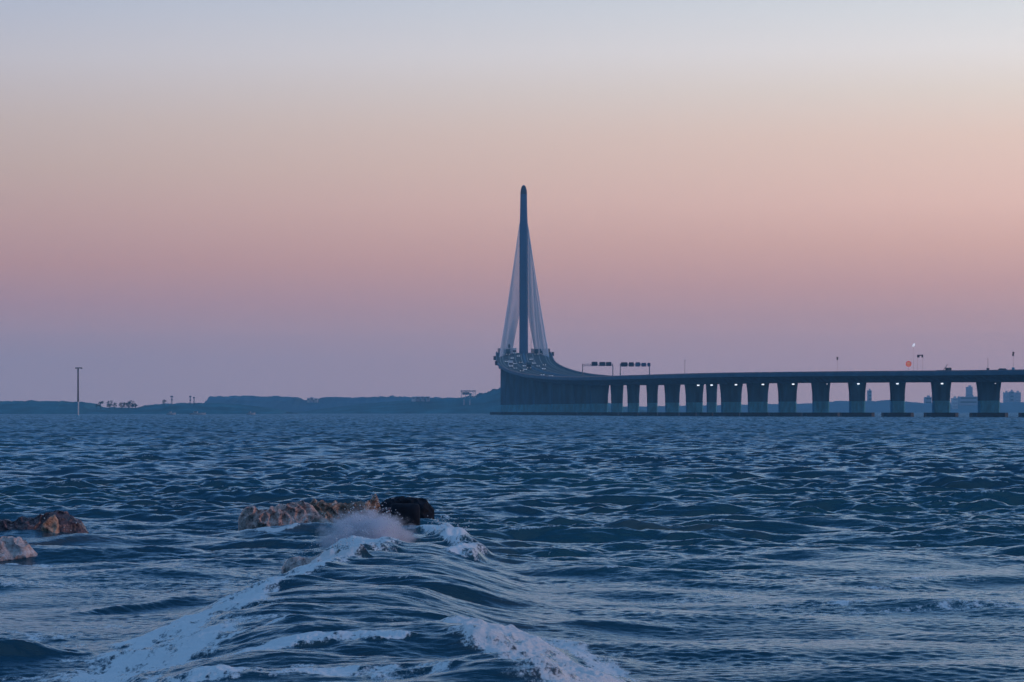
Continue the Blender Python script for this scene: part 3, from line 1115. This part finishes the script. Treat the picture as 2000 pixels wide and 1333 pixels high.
# dark board on two thin legs
X0, X1 = px_x(1791.5, 1035), px_x(1803, 1035)
base = cl(1035)[1] - PAR
m = empty('message_board', ((X0 + X1) / 2, 1035, base))
tag(m, 'dark message board on two thin legs, right of the red round sign', 'message board')
zt = px_z(696, 1035) - base
for s in (-0.85, 0.85):
    MB().tube((s, 0, 0), (s, 0, zt), 0.035, n=6).build('leg', M['grey_metal'], m)
MB().box((-0.62, 0, zt), (0.85, 0.25, 0.9), bev=.05).build('board', M['sign_dark'], m)
MB().box((0.1, 0, zt + 0.28), (0.6, 0.22, 0.35), bev=.05).build('board', M['sign_dark'], m)
MB().box((0.72, 0, zt + 0.02), (0.55, 0.25, 0.95), bev=.05).build('board', M['sign_dark'], m)


# ---------------------------------------------------------------- vehicles
def car_mesh(L=4.6, Wd=1.85, H=1.45):
    """side outline swept across, cabin narrower"""
    b = MB()
    low = [(-L / 2, .35), (-L / 2 + .05, .78), (-L / 2 + .9, .92), (L / 2 - .7, .95), (L / 2 - .04, .82), (L / 2, .35)]
    b.loft([[(y, x, z) for x, z in low] for y in (-Wd / 2, -Wd / 2 + .06, Wd / 2 - .06, Wd / 2)])
    cab = MB()
    c0 = [(-L / 2 + .95, .90), (-L / 2 + 1.7, H), (L / 2 - 1.5, H), (L / 2 - .55, .93)]
    cab.loft([[(y, x, z) for x, z in c0] for y in (-Wd / 2 + .12, -Wd / 2 + .26, Wd / 2 - .26, Wd / 2 - .12)])
    roof = MB().box((0, 0.1, H + .02), (Wd - .5, 1.35, .05), bev=.1)
    return b, cab, roof


def make_car(mat):
    c = empty('car', (0, 0, 0))
    b, cab, roof = car_mesh()
    bd = b.build('body', mat, c)
    cab.build('window', M['glass'], c)
    roof.build('roof', mat, c)
    for sx in (-.85, .85):
        for sy in (-1.4, 1.4):
            MB().tube((sx - .1, sy, .33), (sx + .1, sy, .33), .33, n=12).build('wheel', M['tyre'], c)
    for sx in (-.62, .62):
        MB().box((sx, -2.30, .68), (.42, .08, .24)).build('headlight', M['headlight'], c)
    return c


def make_truck(mat, cargo):
    c = empty('truck', (0, 0, 0))
    MB().box((0, 1.2, 2.25), (2.5, 6.4, 2.9), bev=.08).build('cargo_box', cargo, c)
    MB().box((0, -3.15, 1.65), (2.4, 1.9, 2.2), bev=.2).build('cab', mat, c)
    MB().box((0, -4.12, 2.1), (2.1, .06, .85)).build('windscreen', M['glass'], c)
    MB().box((0, 0.3, .62), (1.1, 8.0, .3)).build('chassis', M['dark_metal'], c)
    for sx in (-1.05, 1.05):
        for sy in (-3.1, 1.7, 3.2):
            MB().tube((sx - .14, sy, .5), (sx + .14, sy, .5), .5, n=12).build('wheel', M['tyre'], c)
        MB().box((sx * .75, -4.13, .95), (.4, .06, .26)).build('headlight', M['headlight'], c)
    return c


def put(o, D, off, away=False):
    p = deck_pt(D, off, 0.03)
    a, b = deck_pt(D, off), deck_pt(D + 5, off)
    d = b - a
    yaw = math.atan2(d.y, d.x) - math.pi / 2
    pitch = math.atan2(d.z, math.hypot(d.x, d.y))
    o.location = p
    o.rotation_euler = (pitch, 0, yaw)
    if away:
        o.rotation_euler = (-pitch, 0, yaw + math.pi)


kinds = {}
VEH = [('white', 1822, -3.4, 'white car nearest the pylon foot with its lights on'),
       ('white', 1800, -7.3, 'white car in the lane left of the pylon'),
       ('white', 1765, -11.2, 'white car close by the outer left parapet'),
       ('silver', 1735, -7.2, 'silver car in the left lanes below the pylon'),
       ('dark', 1752, -3.3, 'dark car beside the median below the pylon'),
       ('white', 1700, -3.5, 'white car beside the median on the slope'),
       ('silver', 1662, -10.8, 'silver car low on the slope by the left parapet'),
       ('white', 1640, -7.1, 'white car low on the slope in the middle lane'),
       ('dark', 1612, -11.0, 'dark car lowest on the slope by the left parapet'),
       ('white', 1788, 3.6, 'white car just right of the pylon, topmost of its row'),
       ('white', 1742, 3.8, 'white car right of the median, second of its row from the top'),
       ('silver', 1698, 4.0, 'silver car right of the median, third of its row from the top'),
       ('white', 1650, 3.8, 'white car right of the median, lowest of its row'),
       ('dark', 1715, 8.4, 'dark car among the right lanes of the slope'),
       ('silver', 1520, -9.8, 'silver car where the deck begins to curve'),
       ('white', 1478, -11.0, 'white car on the curve just before the first sign gantry')]
proto = {'white': make_car(M['car_white']), 'silver': make_car(M['car_silver']), 'dark': make_car(M['car_dark'])}
used = set()
for kind, D, off, lab in VEH:
    c = proto[kind] if kind not in used else copy_tree(proto[kind])
    used.add(kind)
    put(c, D, off)
    tag(c, lab, 'car', 'cars on the bridge near the pylon')
tproto = make_truck(M['car_dark'], M['car_teal'])
TR = [(1838, -9.5, 'dark box truck on the crest left of the pylon'), (1846, -12.6, 'dark box truck on the crest by the outer left parapet'),
      (1840, 7.4, 'dark box truck on the crest right of the pylon'), (1846, 11.0, 'dark box truck by the right parapet of the crest'),
      (1660, -3.6, 'dark box truck coming down the slope beside the median')]
for i, (D, off, lab) in enumerate(TR):
    t = tproto if i == 0 else copy_tree(tproto)
    put(t, D, off)
    tag(t, lab, 'truck', 'box trucks on the bridge')
wt = make_truck(M['car_white'], M['white_paint'])
put(wt, 1690, -11.6)
tag(wt, 'white box truck by the left parapet below the pylon', 'truck', 'box trucks on the bridge')
wt2 = copy_tree(wt)
put(wt2, 1856, -5.6)
tag(wt2, 'white box truck on the crest closest to the pylon', 'truck', 'box trucks on the bridge')
c = copy_tree(proto['white'])
put(c, cl_at_px(1940 + 82), -13.4)
tag(c, 'white car showing its roof over the parapet near the right end of the bridge', 'car')
# service lorry with a raised boom
D = cl_at_px(1833 + 58)
c = make_truck(M['car_dark'], M['dark_metal'])
put(c, D, -10.0)
for ch in children(c):
    if ch.name.startswith('cargo_box'):
        ch.scale = (1, 1, .35)
        ch.location = (0, 0, 0.35)
MB().tube((0, .5, 1.6), (0.3, -2.2, 4.4), .16, .12, 8).build('boom', M['grey_metal'], c)
c.scale = (.72, .72, .72)
tag(c, 'dark service lorry with a raised slanting boom behind the parapet', 'service lorry')
# dark screens standing on the crest, either side of the pylon
for off0, off1, D, lab in ((4.6, 16.0, 1866, 'dark slatted screen on the crest right of the pylon foot'), (-15.6, -5.0, 1872, 'dark slatted screen on the crest left of the pylon foot')):
    a, b = deck_pt(D, off0), deck_pt(D, off1)
    s = empty('screen_fence', tuple((a + b) / 2))
    tag(s, lab, 'screen fence', 'screens beside the pylon foot')
    L = (b - a).length
    mb = MB()
    for k in range(6):
        mb.box((0, 0, 0.45 + k * .5), (L, .08, .42))
    mb.build('panel', M['car_teal'], s)
    for k in range(5):
        MB().box((-L / 2 + L * k / 4, 0.1, 1.6), (.14, .1, 3.2)).build('post', M['dark_metal'], s)
m, h = mast('lamp_post', 1037.3, 1862, 660, 0.14, 'thin pole standing right of the pylon foot', 'lamp post', POLES)
MB().box((0, -.5, h), (.3, 1.4, .2), bev=.08).build('lamp_head', M['grey_metal'], m)
m, h = mast('warning_light', 994.5, 1850, 678, 0.16, 'small dark beacon post left of the pylon foot', 'beacon post', POLES)
MB().loft([[(r * math.cos(a), r * math.sin(a), h + z) for a in [2 * math.pi * i / 8 for i in range(8)]] for z, r in ((-.6, .5), (.5, .7), (1.3, .5), (1.9, .1))]).build('beacon', M['dark_metal'], m)

# ---------------------------------------------------------------- navigation mark standing in the water, left
D = 1180.0
x = px_x(152.5, D)
nm = empty('navigation_mark', (x, D, 0))
tag(nm, 'tall T shaped navigation mark standing in the water before the headland', 'navigation mark')
zt = px_z(719.5, D)
zw = px_z(785, D)
MB().tube((0, 0, zw), (0, 0, zt), .34, .26, 10).build('pole', M['dark_metal'], nm)
MB().tube((0, 0, -.8), (0, 0, zw), .36, .34, 10).build('white_foot', M['white_paint'], nm)
MB().box((.28, 0, zt + .08), (2.7, .5, .34), bev=.12).build('crossarm', M['dark_metal'], nm)
for s in (-.85, 1.35):
    MB().box((s, -.05, zt - .15), (.55, .45, .22), bev=.1).build('lamp_head', M['dark_metal'], nm)
MB().tube((0, 0, -.8), (0, 0, .35), .9, .8, 12).build('foundation', M['concrete_pale'], nm)


# ---------------------------------------------------------------- small things on the far shore
def tree_at(px, y0, D, hgt, seed, label):
    rg = random.Random(seed)
    x = px_x(px, D)
    z0 = px_z(y0, D)
    t = empty('tree', (x, D, z0))
    tag(t, label, 'tree', 'trees on the low shore')
    tr = MB()
    tr.tube((0, 0, -1.0), (0, 0, hgt * .5), hgt * .05, hgt * .03, 6)
    for k in range(3):
        an = rg.random() * 6.28
        tr.tube((0, 0, hgt * .35), (math.cos(an) * hgt * .22, math.sin(an) * hgt * .22, hgt * .68), hgt * .022, hgt * .012, 5)
    tr.build('trunk', M['bark'], t)
    cr = MB()
    lobes = [(rg.uniform(-.28, .28), rg.uniform(-.25, .25), rg.uniform(.22, .85), rg.uniform(.16, .26)) for _ in range(9)]
    for _ in range(420):
        lx, ly, lz, lr = lobes[rg.randrange(9)]
        v = Vector((rg.gauss(0, 1), rg.gauss(0, 1), rg.gauss(0, 1))).normalized() * lr * rg.random() ** .4
        c = Vector((lx, ly, lz)) + v
        s = rg.uniform(.03, .06)
        a = Vector((rg.gauss(0, 1), rg.gauss(0, 1), rg.gauss(0, 1))).normalized() * s
        b = Vector((rg.gauss(0, 1), rg.gauss(0, 1), rg.gauss(0, 1))).normalized() * s
        cr.add([(c + a) * hgt, (c + b) * hgt, (c - a) * hgt, (c - b) * hgt], [(0, 1, 2, 3)])
    cr.build('crown', M['foliage'], t)


TREES = [(189, 797, 2.2, 'small tree at the foot of the wooded headland'), (197, 797, 3.6, 'rounded tree beside the foot of the headland'),
         (214, 797, 3.8, 'dark round tree standing alone in the gap of the low shore'), (224, 797, 3.0, 'smaller tree just right of the lone round tree'),
         (237, 797, 3.2, 'first tree of the loose row in the low gap'), (244, 797, 3.6, 'second tree of the loose row in the low gap'),
         (251, 797, 4.0, 'tallest tree of the loose row in the low gap'), (258, 797, 3.5, 'fourth tree of the loose row in the low gap'),
         (265, 797, 2.9, 'last tree of the loose row before the bank'), (321, 790, 2.6, 'small tree at the foot of the signal mast')]
for i, (px, y, h, lab) in enumerate(TREES):
    tree_at(px, y, 2200, h * (1.15 + .35 * ((i * 7) % 5) / 4), 300 + i, lab)


def shore_mast(px, ybase, ytop, D, heads, label):
    x, z0 = px_x(px, D), px_z(ybase, D)
    h = px_z(ytop, D) - z0
    m = empty('signal_mast', (x, D, z0))
    tag(m, label, 'signal mast', 'masts on the low shore')
    mb = MB()
    for s in ((-.45, -.45), (.45, -.45), (.45, .45), (-.45, .45)):
        mb.tube((s[0], s[1], -1.5), (s[0] * .5, s[1] * .5, h), .11, .09, 5)
    for k in range(5):
        z = h * k / 5
        mb.tube((-.45, -.45, z), (.4, -.4, z + h / 5), .06, n=4)
        mb.tube((.45, .45, z), (-.4, .4, z + h / 5), .06, n=4)
    mb.build('lattice', M['sign_blue'], m)
    for zz, w in heads:
        MB().box((0, 0, h * zz), (w, 1.2, 1.0), bev=.2).build('platform', M['sign_blue'], m)


shore_mast(335.5, 789, 775, 2200, ((1.0, 1.9), (.55, 1.2)), 'lattice mast with two platforms, left one on the low shore')
shore_mast(371.5, 788.5, 775, 2200, ((1.0, 1.4), (.5, 1.0)), 'slim lattice mast with a small head, middle one on the low shore')
shore_mast(379, 788.5, 777, 2200, ((1.0, 1.2),), 'slim lattice mast with a single platform, beside the middle mast')


def house(px0, px1, ytop, ybase, D, mat, label, group, name='house'):
    x0, x1 = px_x(px0, D), px_x(px1, D)
    z0, z1 = px_z(ybase, D), px_z(ytop, D)
    w, h = x1 - x0, z1 - z0
    o = empty(name, ((x0 + x1) / 2, D, z0))
    tag(o, label, 'building', group)
    MB().box((0, 0, h * .4 - 1), (w, 7, h * .8 + 2)).build('wall', mat, o)
    r = MB()
    ys = ((-4.0, h * .8), (0, h * 1.05), (4.0, h * .8))
    r.loft([[(x, -4.0, h * .8), (x, 4.0, h * .8), (x, 0, h * 1.05)] for x in (-w / 2 - .3, w / 2 + .3)]).build('roof', M['facade2'], o)
    n = max(1, int(w / 3))
    for i in range(n):
        MB().box((-w / 2 + w * (i + .5) / n, -3.52, h * .45), (w / n * .45, .08, h * .28)).build('window', M['glass'], o)


FH = 'white houses in the dip of the far hills'
house(600, 605, 778, 783, 3130, M['white_paint'], 'small white house, left one in the dip of the hills', FH)
house(606.5, 612, 776.5, 783, 3130, M['facade'], 'taller grey house in the middle of the dip', FH)
house(614, 621, 778.5, 783, 3130, M['white_paint'], 'wide white house, right one in the dip of the hills', FH)
house(804, 812, 775.5, 780, 2560, M['white_paint'], 'white hut at the end of the pale hill', 'huts on the hillside')
for i, (a, b) in enumerate(((813, 820), (822, 829), (832, 839))):
    house(a, b, 775, 780, 2560, M['facade2'], ('first', 'second', 'third')[i] + ' grey hut in the row beside the white hut on the hillside', 'huts on the hillside')

# open gatehouse on the hillside left of the bridge
D = 2500.0
z0 = px_z(775.5, D)
gh = empty('gatehouse', (px_x(915, D), D, z0))
tag(gh, 'flat roofed open gatehouse on posts on the hillside left of the bridge', 'building')
w = 30 * D / F
hh = px_z(763, D) - z0
MB().box((0, 0, hh - .5), (w, 9, .8), bev=.5).build('roof', M['facade2'], gh)
MB().box((-w * .18, 0, hh * .52), (w * .42, 6, hh * .42)).build('wall', M['facade2'], gh)
MB().box((w * .12, -.5, hh * .3), (w * .18, 5, hh * .6)).build('wall', M['white_paint'], gh)
for s in (-.44, -.2, .05, .3, .44):
    MB().box((w * s, -3.5, hh * .42), (.45, .45, hh * .84 + 2)).build('post', M['white_paint'], gh)
for i, px in enumerate((906, 917.5)):
    x, z = px_x(px, 2460), px_z(789, 2460)
    p = empty('marker_post', (x, 2460, z))
    tag(p, ('left' if i == 0 else 'right') + ' one of two pale posts on the slope below the gatehouse', 'post', 'pale posts below the gatehouse')
    MB().box((0, 0, 1.1), (.7, .7, 4.0), bev=.1, taper=1.3).build('shaft', M['facade'], p)
    MB().box((0, 0, 3.25), (1.0, 1.0, .3), bev=.1).build('cap', M['facade'], p)


# small white boats off the low shore
def boat(px, D, L, label):
    x = px_x(px, D)
    b = empty('boat', (x, D, 0.05))
    tag(b, label, 'boat', 'white boats off the low shore')
    rings = []
    for t in (-1, -.8, -.4, 0, .4, .75, 1):
        hw = max(.05, 1.25 * (1 - max(0, t) ** 2.2)) * (1 if t > -1 else .85)
        sh = .25 * max(0, t) ** 2
        rings.append([(t * L / 2, -hw, .9 + sh), (t * L / 2, -hw * .65, -.3), (t * L / 2, hw * .65, -.3), (t * L / 2, hw, .9 + sh)])
    MB().loft(rings).build('hull', M['white_paint'], b)
    MB().box((-L * .12, 0, 1.35), (L * .26, 1.5, 1.0), bev=.2).build('cabin', M['white_paint'], b)
    MB().box((-L * .12, -.78, 1.5), (L * .2, .05, .4)).build('window', M['glass'], b)


boat(334.5, 1700, 5.0, 'smallest white boat below the left lattice mast')
boat(386, 1700, 9.0, 'long low white boat below the middle lattice mast')
boat(490, 1700, 5.0, 'small white boat in front of the flat topped hills')

# city blocks beyond the bridge
CITY = 'hazy tower blocks beyond the bridge'


def block(px0, px1, ytop, D, mat, label):
    x0, x1, z = px_x(px0, D), px_x(px1, D), px_z(ytop, D)
    w = x1 - x0
    b = empty('tower_block', ((x0 + x1) / 2, D, 0))
    tag(b, label, 'tower block', CITY)
    MB().box((0, 0, z / 2), (w, 18, z)).build('wall', mat, b)
    MB().box((w * .1, 0, z + 1.2), (w * .4, 6, 2.4)).build('roof_plant', mat, b)
    n, fl = max(2, int(w / 5)), max(2, min(8, int(z / 5)))
    mb = MB()
    for j in range(fl):
        mb.box((0, -9.06, z * (j + .6) / fl), (w * .86, .1, z / fl * .4))
    mb.build('window_band', M['facade2'] if mat is not M['facade2'] else M['glass'], b)


block(1695, 1701, 763, 4550, M['facade2'], 'narrow grey block between the piers right of the red sign column')
block(1806, 1818, 776, 4550, M['facade2'], 'low grey block just left of the second pier from the right')
block(1859, 1869, 778, 4400, M['white_paint'], 'small white block right of the second pier from the right')
block(1872, 1908, 775, 4450, M['facade2'], 'long low grey block left of the rightmost pier')
block(1888, 1898, 756, 4800, M['facade'], 'pale tall block rising behind the long low block')
block(1961, 1969, 767, 4650, M['facade'], 'pale tall block right of the rightmost pier, left of a row')
block(1971.5, 1979, 765, 4700, M['facade2'], 'grey tall block in the middle of the row right of the rightmost pier')
block(1981.5, 1992, 767, 4650, M['facade'], 'broad pale block at the right end of the row by the frame edge')

# ---------------------------------------------------------------- block and rock at the end of the outfall
def stone(name, c, s, seed, mat, label, cat, power=5.0, jit=0.06, rz=0.0):
    rg = np.random.default_rng(seed)
    mb = MB()
    nu, nv = 26, 16
    rings = []
    for j in range(nv):
        ph = math.pi * (j + .5) / nv
        ring = []
        for i in range(nu):
            th = 2 * math.pi * i / nu
            d = np.array([math.sin(ph) * math.cos(th), math.sin(ph) * math.sin(th), math.cos(ph)])
            r = 1.0 / (np.abs(d) ** power).sum() ** (1 / power)
            r *= 1 + jit * (rg.random() - .5)
            p = d * r * np.array(s) / 2
            ring.append((p[0], p[1], p[2]))
        rings.append(ring)
    o = mb.loft(rings[::-1]).build(name, mat, smooth=True)
    o.location = c
    o.rotation_euler = (0, 0, rz)
    return tag(o, label, cat)


D = 51.5
stone('concrete_block', (px_x(792, D), D, 0.21), (56 * D / F, 0.5, 0.48), 3, M['rock'], 'dark square block at the end of the foaming ridge, beside the spray', 'block', 9, 0.03)


def mat_sandrock(name, dark, mid, pale):
    m, nt, p = new_mat(name)
    tc = nt.nodes.new('ShaderNodeTexCoord')

    def nz(scale, detail, rough):
        n = nt.nodes.new('ShaderNodeTexNoise')
        n.inputs['Scale'].default_value = scale
        n.inputs['Detail'].default_value = detail
        n.inputs['Roughness'].default_value = rough
        nt.links.new(tc.outputs['Object'], n.inputs['Vector'])
        return n.outputs[0]
    a, b = nz(4.5, 8, 0.72), nz(22, 6, 0.75)
    ad = nt.nodes.new('ShaderNodeMath'); ad.operation = 'MULTIPLY_ADD'
    nt.links.new(b, ad.inputs[0]); ad.inputs[1].default_value = 0.55
    sc = nt.nodes.new('ShaderNodeMath'); sc.operation = 'MULTIPLY'
    nt.links.new(a, sc.inputs[0]); sc.inputs[1].default_value = 0.55
    nt.links.new(sc.outputs[0], ad.inputs[2])
    cr = nt.nodes.new('ShaderNodeValToRGB')
    e = cr.color_ramp.elements
    e.new(0.5); e.new(0.62)
    for el, (pp, c) in zip(e, ((0.46, dark), (0.53, mid), (0.59, tuple(v * 1.25 for v in mid)), (0.64, pale))):
        el.position = pp
        el.color = c + (1,)
    nt.links.new(ad.outputs[0], cr.inputs[0])
    nt.links.new(cr.outputs[0], p.inputs['Base Color'])
    p.inputs['Roughness'].default_value = 0.24
    bp = nt.nodes.new('ShaderNodeBump')
    bp.inputs['Strength'].default_value = 0.9
    bp.inputs['Distance'].default_value = 0.03
    nt.links.new(ad.outputs[0], bp.inputs['Height'])
    nt.links.new(bp.outputs[0], p.inputs['Normal'])
    return m



def crag(outline, D, depth, mat, seed, label, rough=0.07, cat='rock', name='rock'):
    """a jagged rock: ragged skyline from points (column, row), steep broken face to the shore"""
    xs = [p[0] for p in outline]
    nu, nv = 150, 60
    X0 = px_x((xs[0] + xs[-1]) / 2, D)
    vs, fs = [], []
    for i in range(nu + 1):
        px = xs[0] + (xs[-1] - xs[0]) * i / nu
        h = max(0.02, px_z(float(np.interp(px, xs, [p[1] for p in outline])), D))
        X = px_x(px, D) - X0
        endk = min(1.0, 6.0 * i / nu, 6.0 * (nu - i) / nu) ** 0.5
        for j in range(nv + 1):
            v = j / nv
            an = math.pi * v
            y = -math.cos(an) * depth * (0.35 + 0.65 * endk) * (0.6 if v < .5 else 1.0)
            z = -0.18 + (h + 0.18) * min(1.0, math.sin(an) ** 0.55 * 1.02)
            q = Vector((X * 2.6 + seed, y * 2.6, z * 2.6))
            d = mnoise.multi_fractal(q, 0.9, 2.2, 6) - 0.8
            r = 1 - abs(mnoise.noise(q * 2.1)) * 2
            k = rough * endk
            vs.append((X + k * 0.6 * mnoise.noise(q * 3.3), y - k * (1.2 * d + 0.9 * r), z + k * 0.55 * (r + mnoise.noise(q * 5.0)) * (v * (1 - v) * 4)))
    for i in range(nu):
        for j in range(nv):
            a = i * (nv + 1) + j
            fs.append((a, a + nv + 1, a + nv + 2, a + 1))
    o = MB().add(vs, fs).build(name, mat, smooth=False)
    o.location = (X0, D, 0)
    return tag(o, label, cat)


SAND = mat_sandrock('wet_sandy_rock', (0.12, 0.060, 0.055), (0.62, 0.38, 0.32), (0.92, 0.74, 0.68))
UMBER = mat_sandrock('wet_umber_rock', (0.060, 0.034, 0.028), (0.30, 0.165, 0.11), (0.90, 0.70, 0.60))
PURPLE = mat_sandrock('wet_purple_rock', (0.018, 0.016, 0.026), (0.110, 0.060, 0.068), (0.42, 0.24, 0.22))
ORANGE = mat_sandrock('orange_rock', (0.20, 0.09, 0.06), (0.60, 0.32, 0.20), (0.85, 0.60, 0.46))
PINK = mat_sandrock('foam_washed_rock', (0.16, 0.11, 0.11), (0.60, 0.45, 0.41), (0.88, 0.78, 0.75))
crag([(466, 1010), (474, 1000), (484, 994), (496, 993), (506, 999), (518, 1001), (530, 995), (545, 991), (566, 986), (588, 983), (604, 987), (618, 1000), (632, 1014), (650, 1022)],
     51.9, 0.34, SAND, 3.1, 'pinkish brown jagged rock, left half of the pair beside the dark block', 0.075)
crag([(598, 1000), (606, 984), (613, 976), (622, 982), (640, 987), (655, 984), (672, 989), (690, 986), (712, 983), (726, 979), (733, 967), (738, 976), (744, 996), (752, 1010)],
     53.2, 0.36, UMBER, 9.4, 'dark umber rock with a glinting crest, touching the dark block', 0.075)
crag([(736, 994), (748, 982), (765, 975), (790, 973), (815, 975), (832, 979), (838, 987), (848, 996)], 54.4, 0.6, M['rock'], 5.7,
     'flat dark rock slab just behind the square block', 0.05)
crag([(738, 1004), (750, 994), (765, 996), (772, 1008)], 52.0, 0.22, PURPLE, 6.2, 'small wet rock wedged between the umber rock and the square block', 0.05)
crag([(-70, 1026), (-30, 1018), (-8, 1022), (10, 1018), (26, 1024), (44, 1014), (64, 1018), (80, 1010), (98, 1006), (112, 1001), (128, 1004), (140, 1012), (156, 1020), (172, 1040)],
     49.6, 0.50, PURPLE, 12.3, 'dark purple rock at the left edge behind the orange rock', 0.07)
crag([(78, 1040), (86, 1024), (96, 1014), (104, 1008), (112, 1014), (114, 1034), (118, 1048)], 48.9, 0.16, ORANGE, 15.8, 'small bright orange wedge of rock on the dark left rock', 0.05)
crag([(-60, 1066), (-20, 1054), (0, 1056), (14, 1050), (30, 1055), (40, 1052), (52, 1066), (66, 1078), (78, 1090)], 42.0, 0.30, PINK, 18.1, 'pale pink foam washed rock low at the left edge', 0.06)
crag([(550, 1112), (564, 1096), (585, 1091), (604, 1096), (622, 1088), (645, 1086), (660, 1090), (674, 1102), (690, 1120)], 36.6, 0.30, PINK, 21.5,
     'pale pink rock in the foam at the left of the ridge', 0.06)


# spray: a soft puff of fine droplets over the outfall
def spray(c, s, dens, seed, label):
    mb = MB()
    nu, nv = 20, 12
    rings = []
    for j in range(nv):
        ph = math.pi * (j + .5) / nv
        rings.append([(math.sin(ph) * math.cos(2 * math.pi * i / nu), math.sin(ph) * math.sin(2 * math.pi * i / nu), math.cos(ph)) for i in range(nu)])
    m = bpy.data.materials.new('spray_mist')
    m.use_nodes = True
    nt = m.node_tree
    nt.nodes.clear()
    out = nt.nodes.new('ShaderNodeOutputMaterial')
    pv = nt.nodes.new('ShaderNodeVolumePrincipled')
    pv.inputs['Color'].default_value = (0.92, 0.90, 0.93, 1)
    pv.inputs['Anisotropy'].default_value = 0.2
    tc = nt.nodes.new('ShaderNodeTexCoord')
    ln = nt.nodes.new('ShaderNodeVectorMath'); ln.operation = 'LENGTH'
    nt.links.new(tc.outputs['Object'], ln.inputs[0])
    nz = nt.nodes.new('ShaderNodeTexNoise')
    nz.noise_dimensions = '4D'
    nz.inputs['W'].default_value = seed
    nz.inputs['Scale'].default_value = 2.6
    nz.inputs['Detail'].default_value = 9
    nz.inputs['Roughness'].default_value = 0.68
    nt.links.new(tc.outputs['Object'], nz.inputs['Vector'])
    ad = nt.nodes.new('ShaderNodeMath'); ad.operation = 'MULTIPLY_ADD'
    nt.links.new(nz.outputs[0], ad.inputs[0]); ad.inputs[1].default_value = -2.1; nt.links.new(ln.outputs['Value'], ad.inputs[2])
    mr = nt.nodes.new('ShaderNodeMapRange')
    mr.interpolation_type = 'SMOOTHSTEP'
    nt.links.new(ad.outputs[0], mr.inputs[0])
    mr.inputs[1].default_value, mr.inputs[2].default_value, mr.inputs[3].default_value, mr.inputs[4].default_value = -0.22, -0.95, 0.0, dens
    nt.links.new(mr.outputs[0], pv.inputs['Density'])
    nt.links.new(pv.outputs[0], out.inputs['Volume'])
    o = mb.loft(rings[::-1]).build('spray', m, smooth=True)
    o.location = c
    o.scale = s
    return tag(o, label, 'spray', kind='stuff')


spray((px_x(712, 42.3), 42.3, 0.22), (0.84, 0.9, 0.50), 26.0, 3.0, 'soft white puff of spray over the foaming ridge')

# drops thrown up along the breaker
mb = MB()
rg = random.Random(4)
ICO = [(0, 0, 1), (.89, 0, .45), (.28, .85, .45), (-.72, .53, .45), (-.72, -.53, .45), (.28, -.85, .45), (.72, .53, -.45), (-.28, .85, -.45), (-.89, 0, -.45), (-.28, -.85, -.45), (.72, -.53, -.45), (0, 0, -1)]
ICF = [(0, 1, 2), (0, 2, 3), (0, 3, 4), (0, 4, 5), (0, 5, 1), (1, 6, 2), (2, 7, 3), (3, 8, 4), (4, 9, 5), (5, 10, 1), (6, 7, 2), (7, 8, 3), (8, 9, 4), (9, 10, 5), (10, 6, 1), (11, 7, 6), (11, 8, 7), (11, 9, 8), (11, 10, 9), (11, 6, 10)]
for x0, x1, D, h, n in ((612, 740, 53.0, .10, 260), (722, 742, 53.0, .22, 120), (490, 610, 52.8, .05, 120), (85, 150, 49.5, .10, 90), (560, 690, 39.0, .10, 160), (830, 920, 47, .10, 160),
                          (640, 790, 42.2, .17, 900), (660, 770, 42.0, .24, 400)):
    for _ in range(n):
        px = rg.uniform(x0, x1)
        DD = D + rg.uniform(-.25, .25)
        X = px_x(px, DD)
        z = sea_z(X, DD) + abs(rg.gauss(0, 1)) * h
        r = rg.uniform(.003, .010) * (1 if rg.random() < .8 else 1.5)
        mb.add([(X + a * r, DD + b * r, z + c * r) for a, b, c in ICO], ICF)
o = mb.build('spray_drops', mat_simple('drops', (.8, .8, .82), .3, 0, 1), smooth=True)
tag(o, 'scattered white drops thrown up along the breaking crests', 'spray', kind='stuff')

# ---------------------------------------------------------------- haze
hz = bpy.data.materials.new('haze_air')
hz.use_nodes = True
nt = hz.node_tree
nt.nodes.clear()
out = nt.nodes.new('ShaderNodeOutputMaterial')
pv = nt.nodes.new('ShaderNodeVolumePrincipled')
pv.inputs['Color'].default_value = (0.40, 0.78, 1.0, 1)
pv.inputs['Density'].default_value = HAZE_D
nt.links.new(pv.outputs[0], out.inputs['Volume'])
hb = MB().box((0, 2700, 72), (14000, 6200, 148)).build('haze', hz)
tag(hb, 'thin blue dusk haze over the bay', 'haze', kind='stuff')
hb.display_type = 'WIRE'
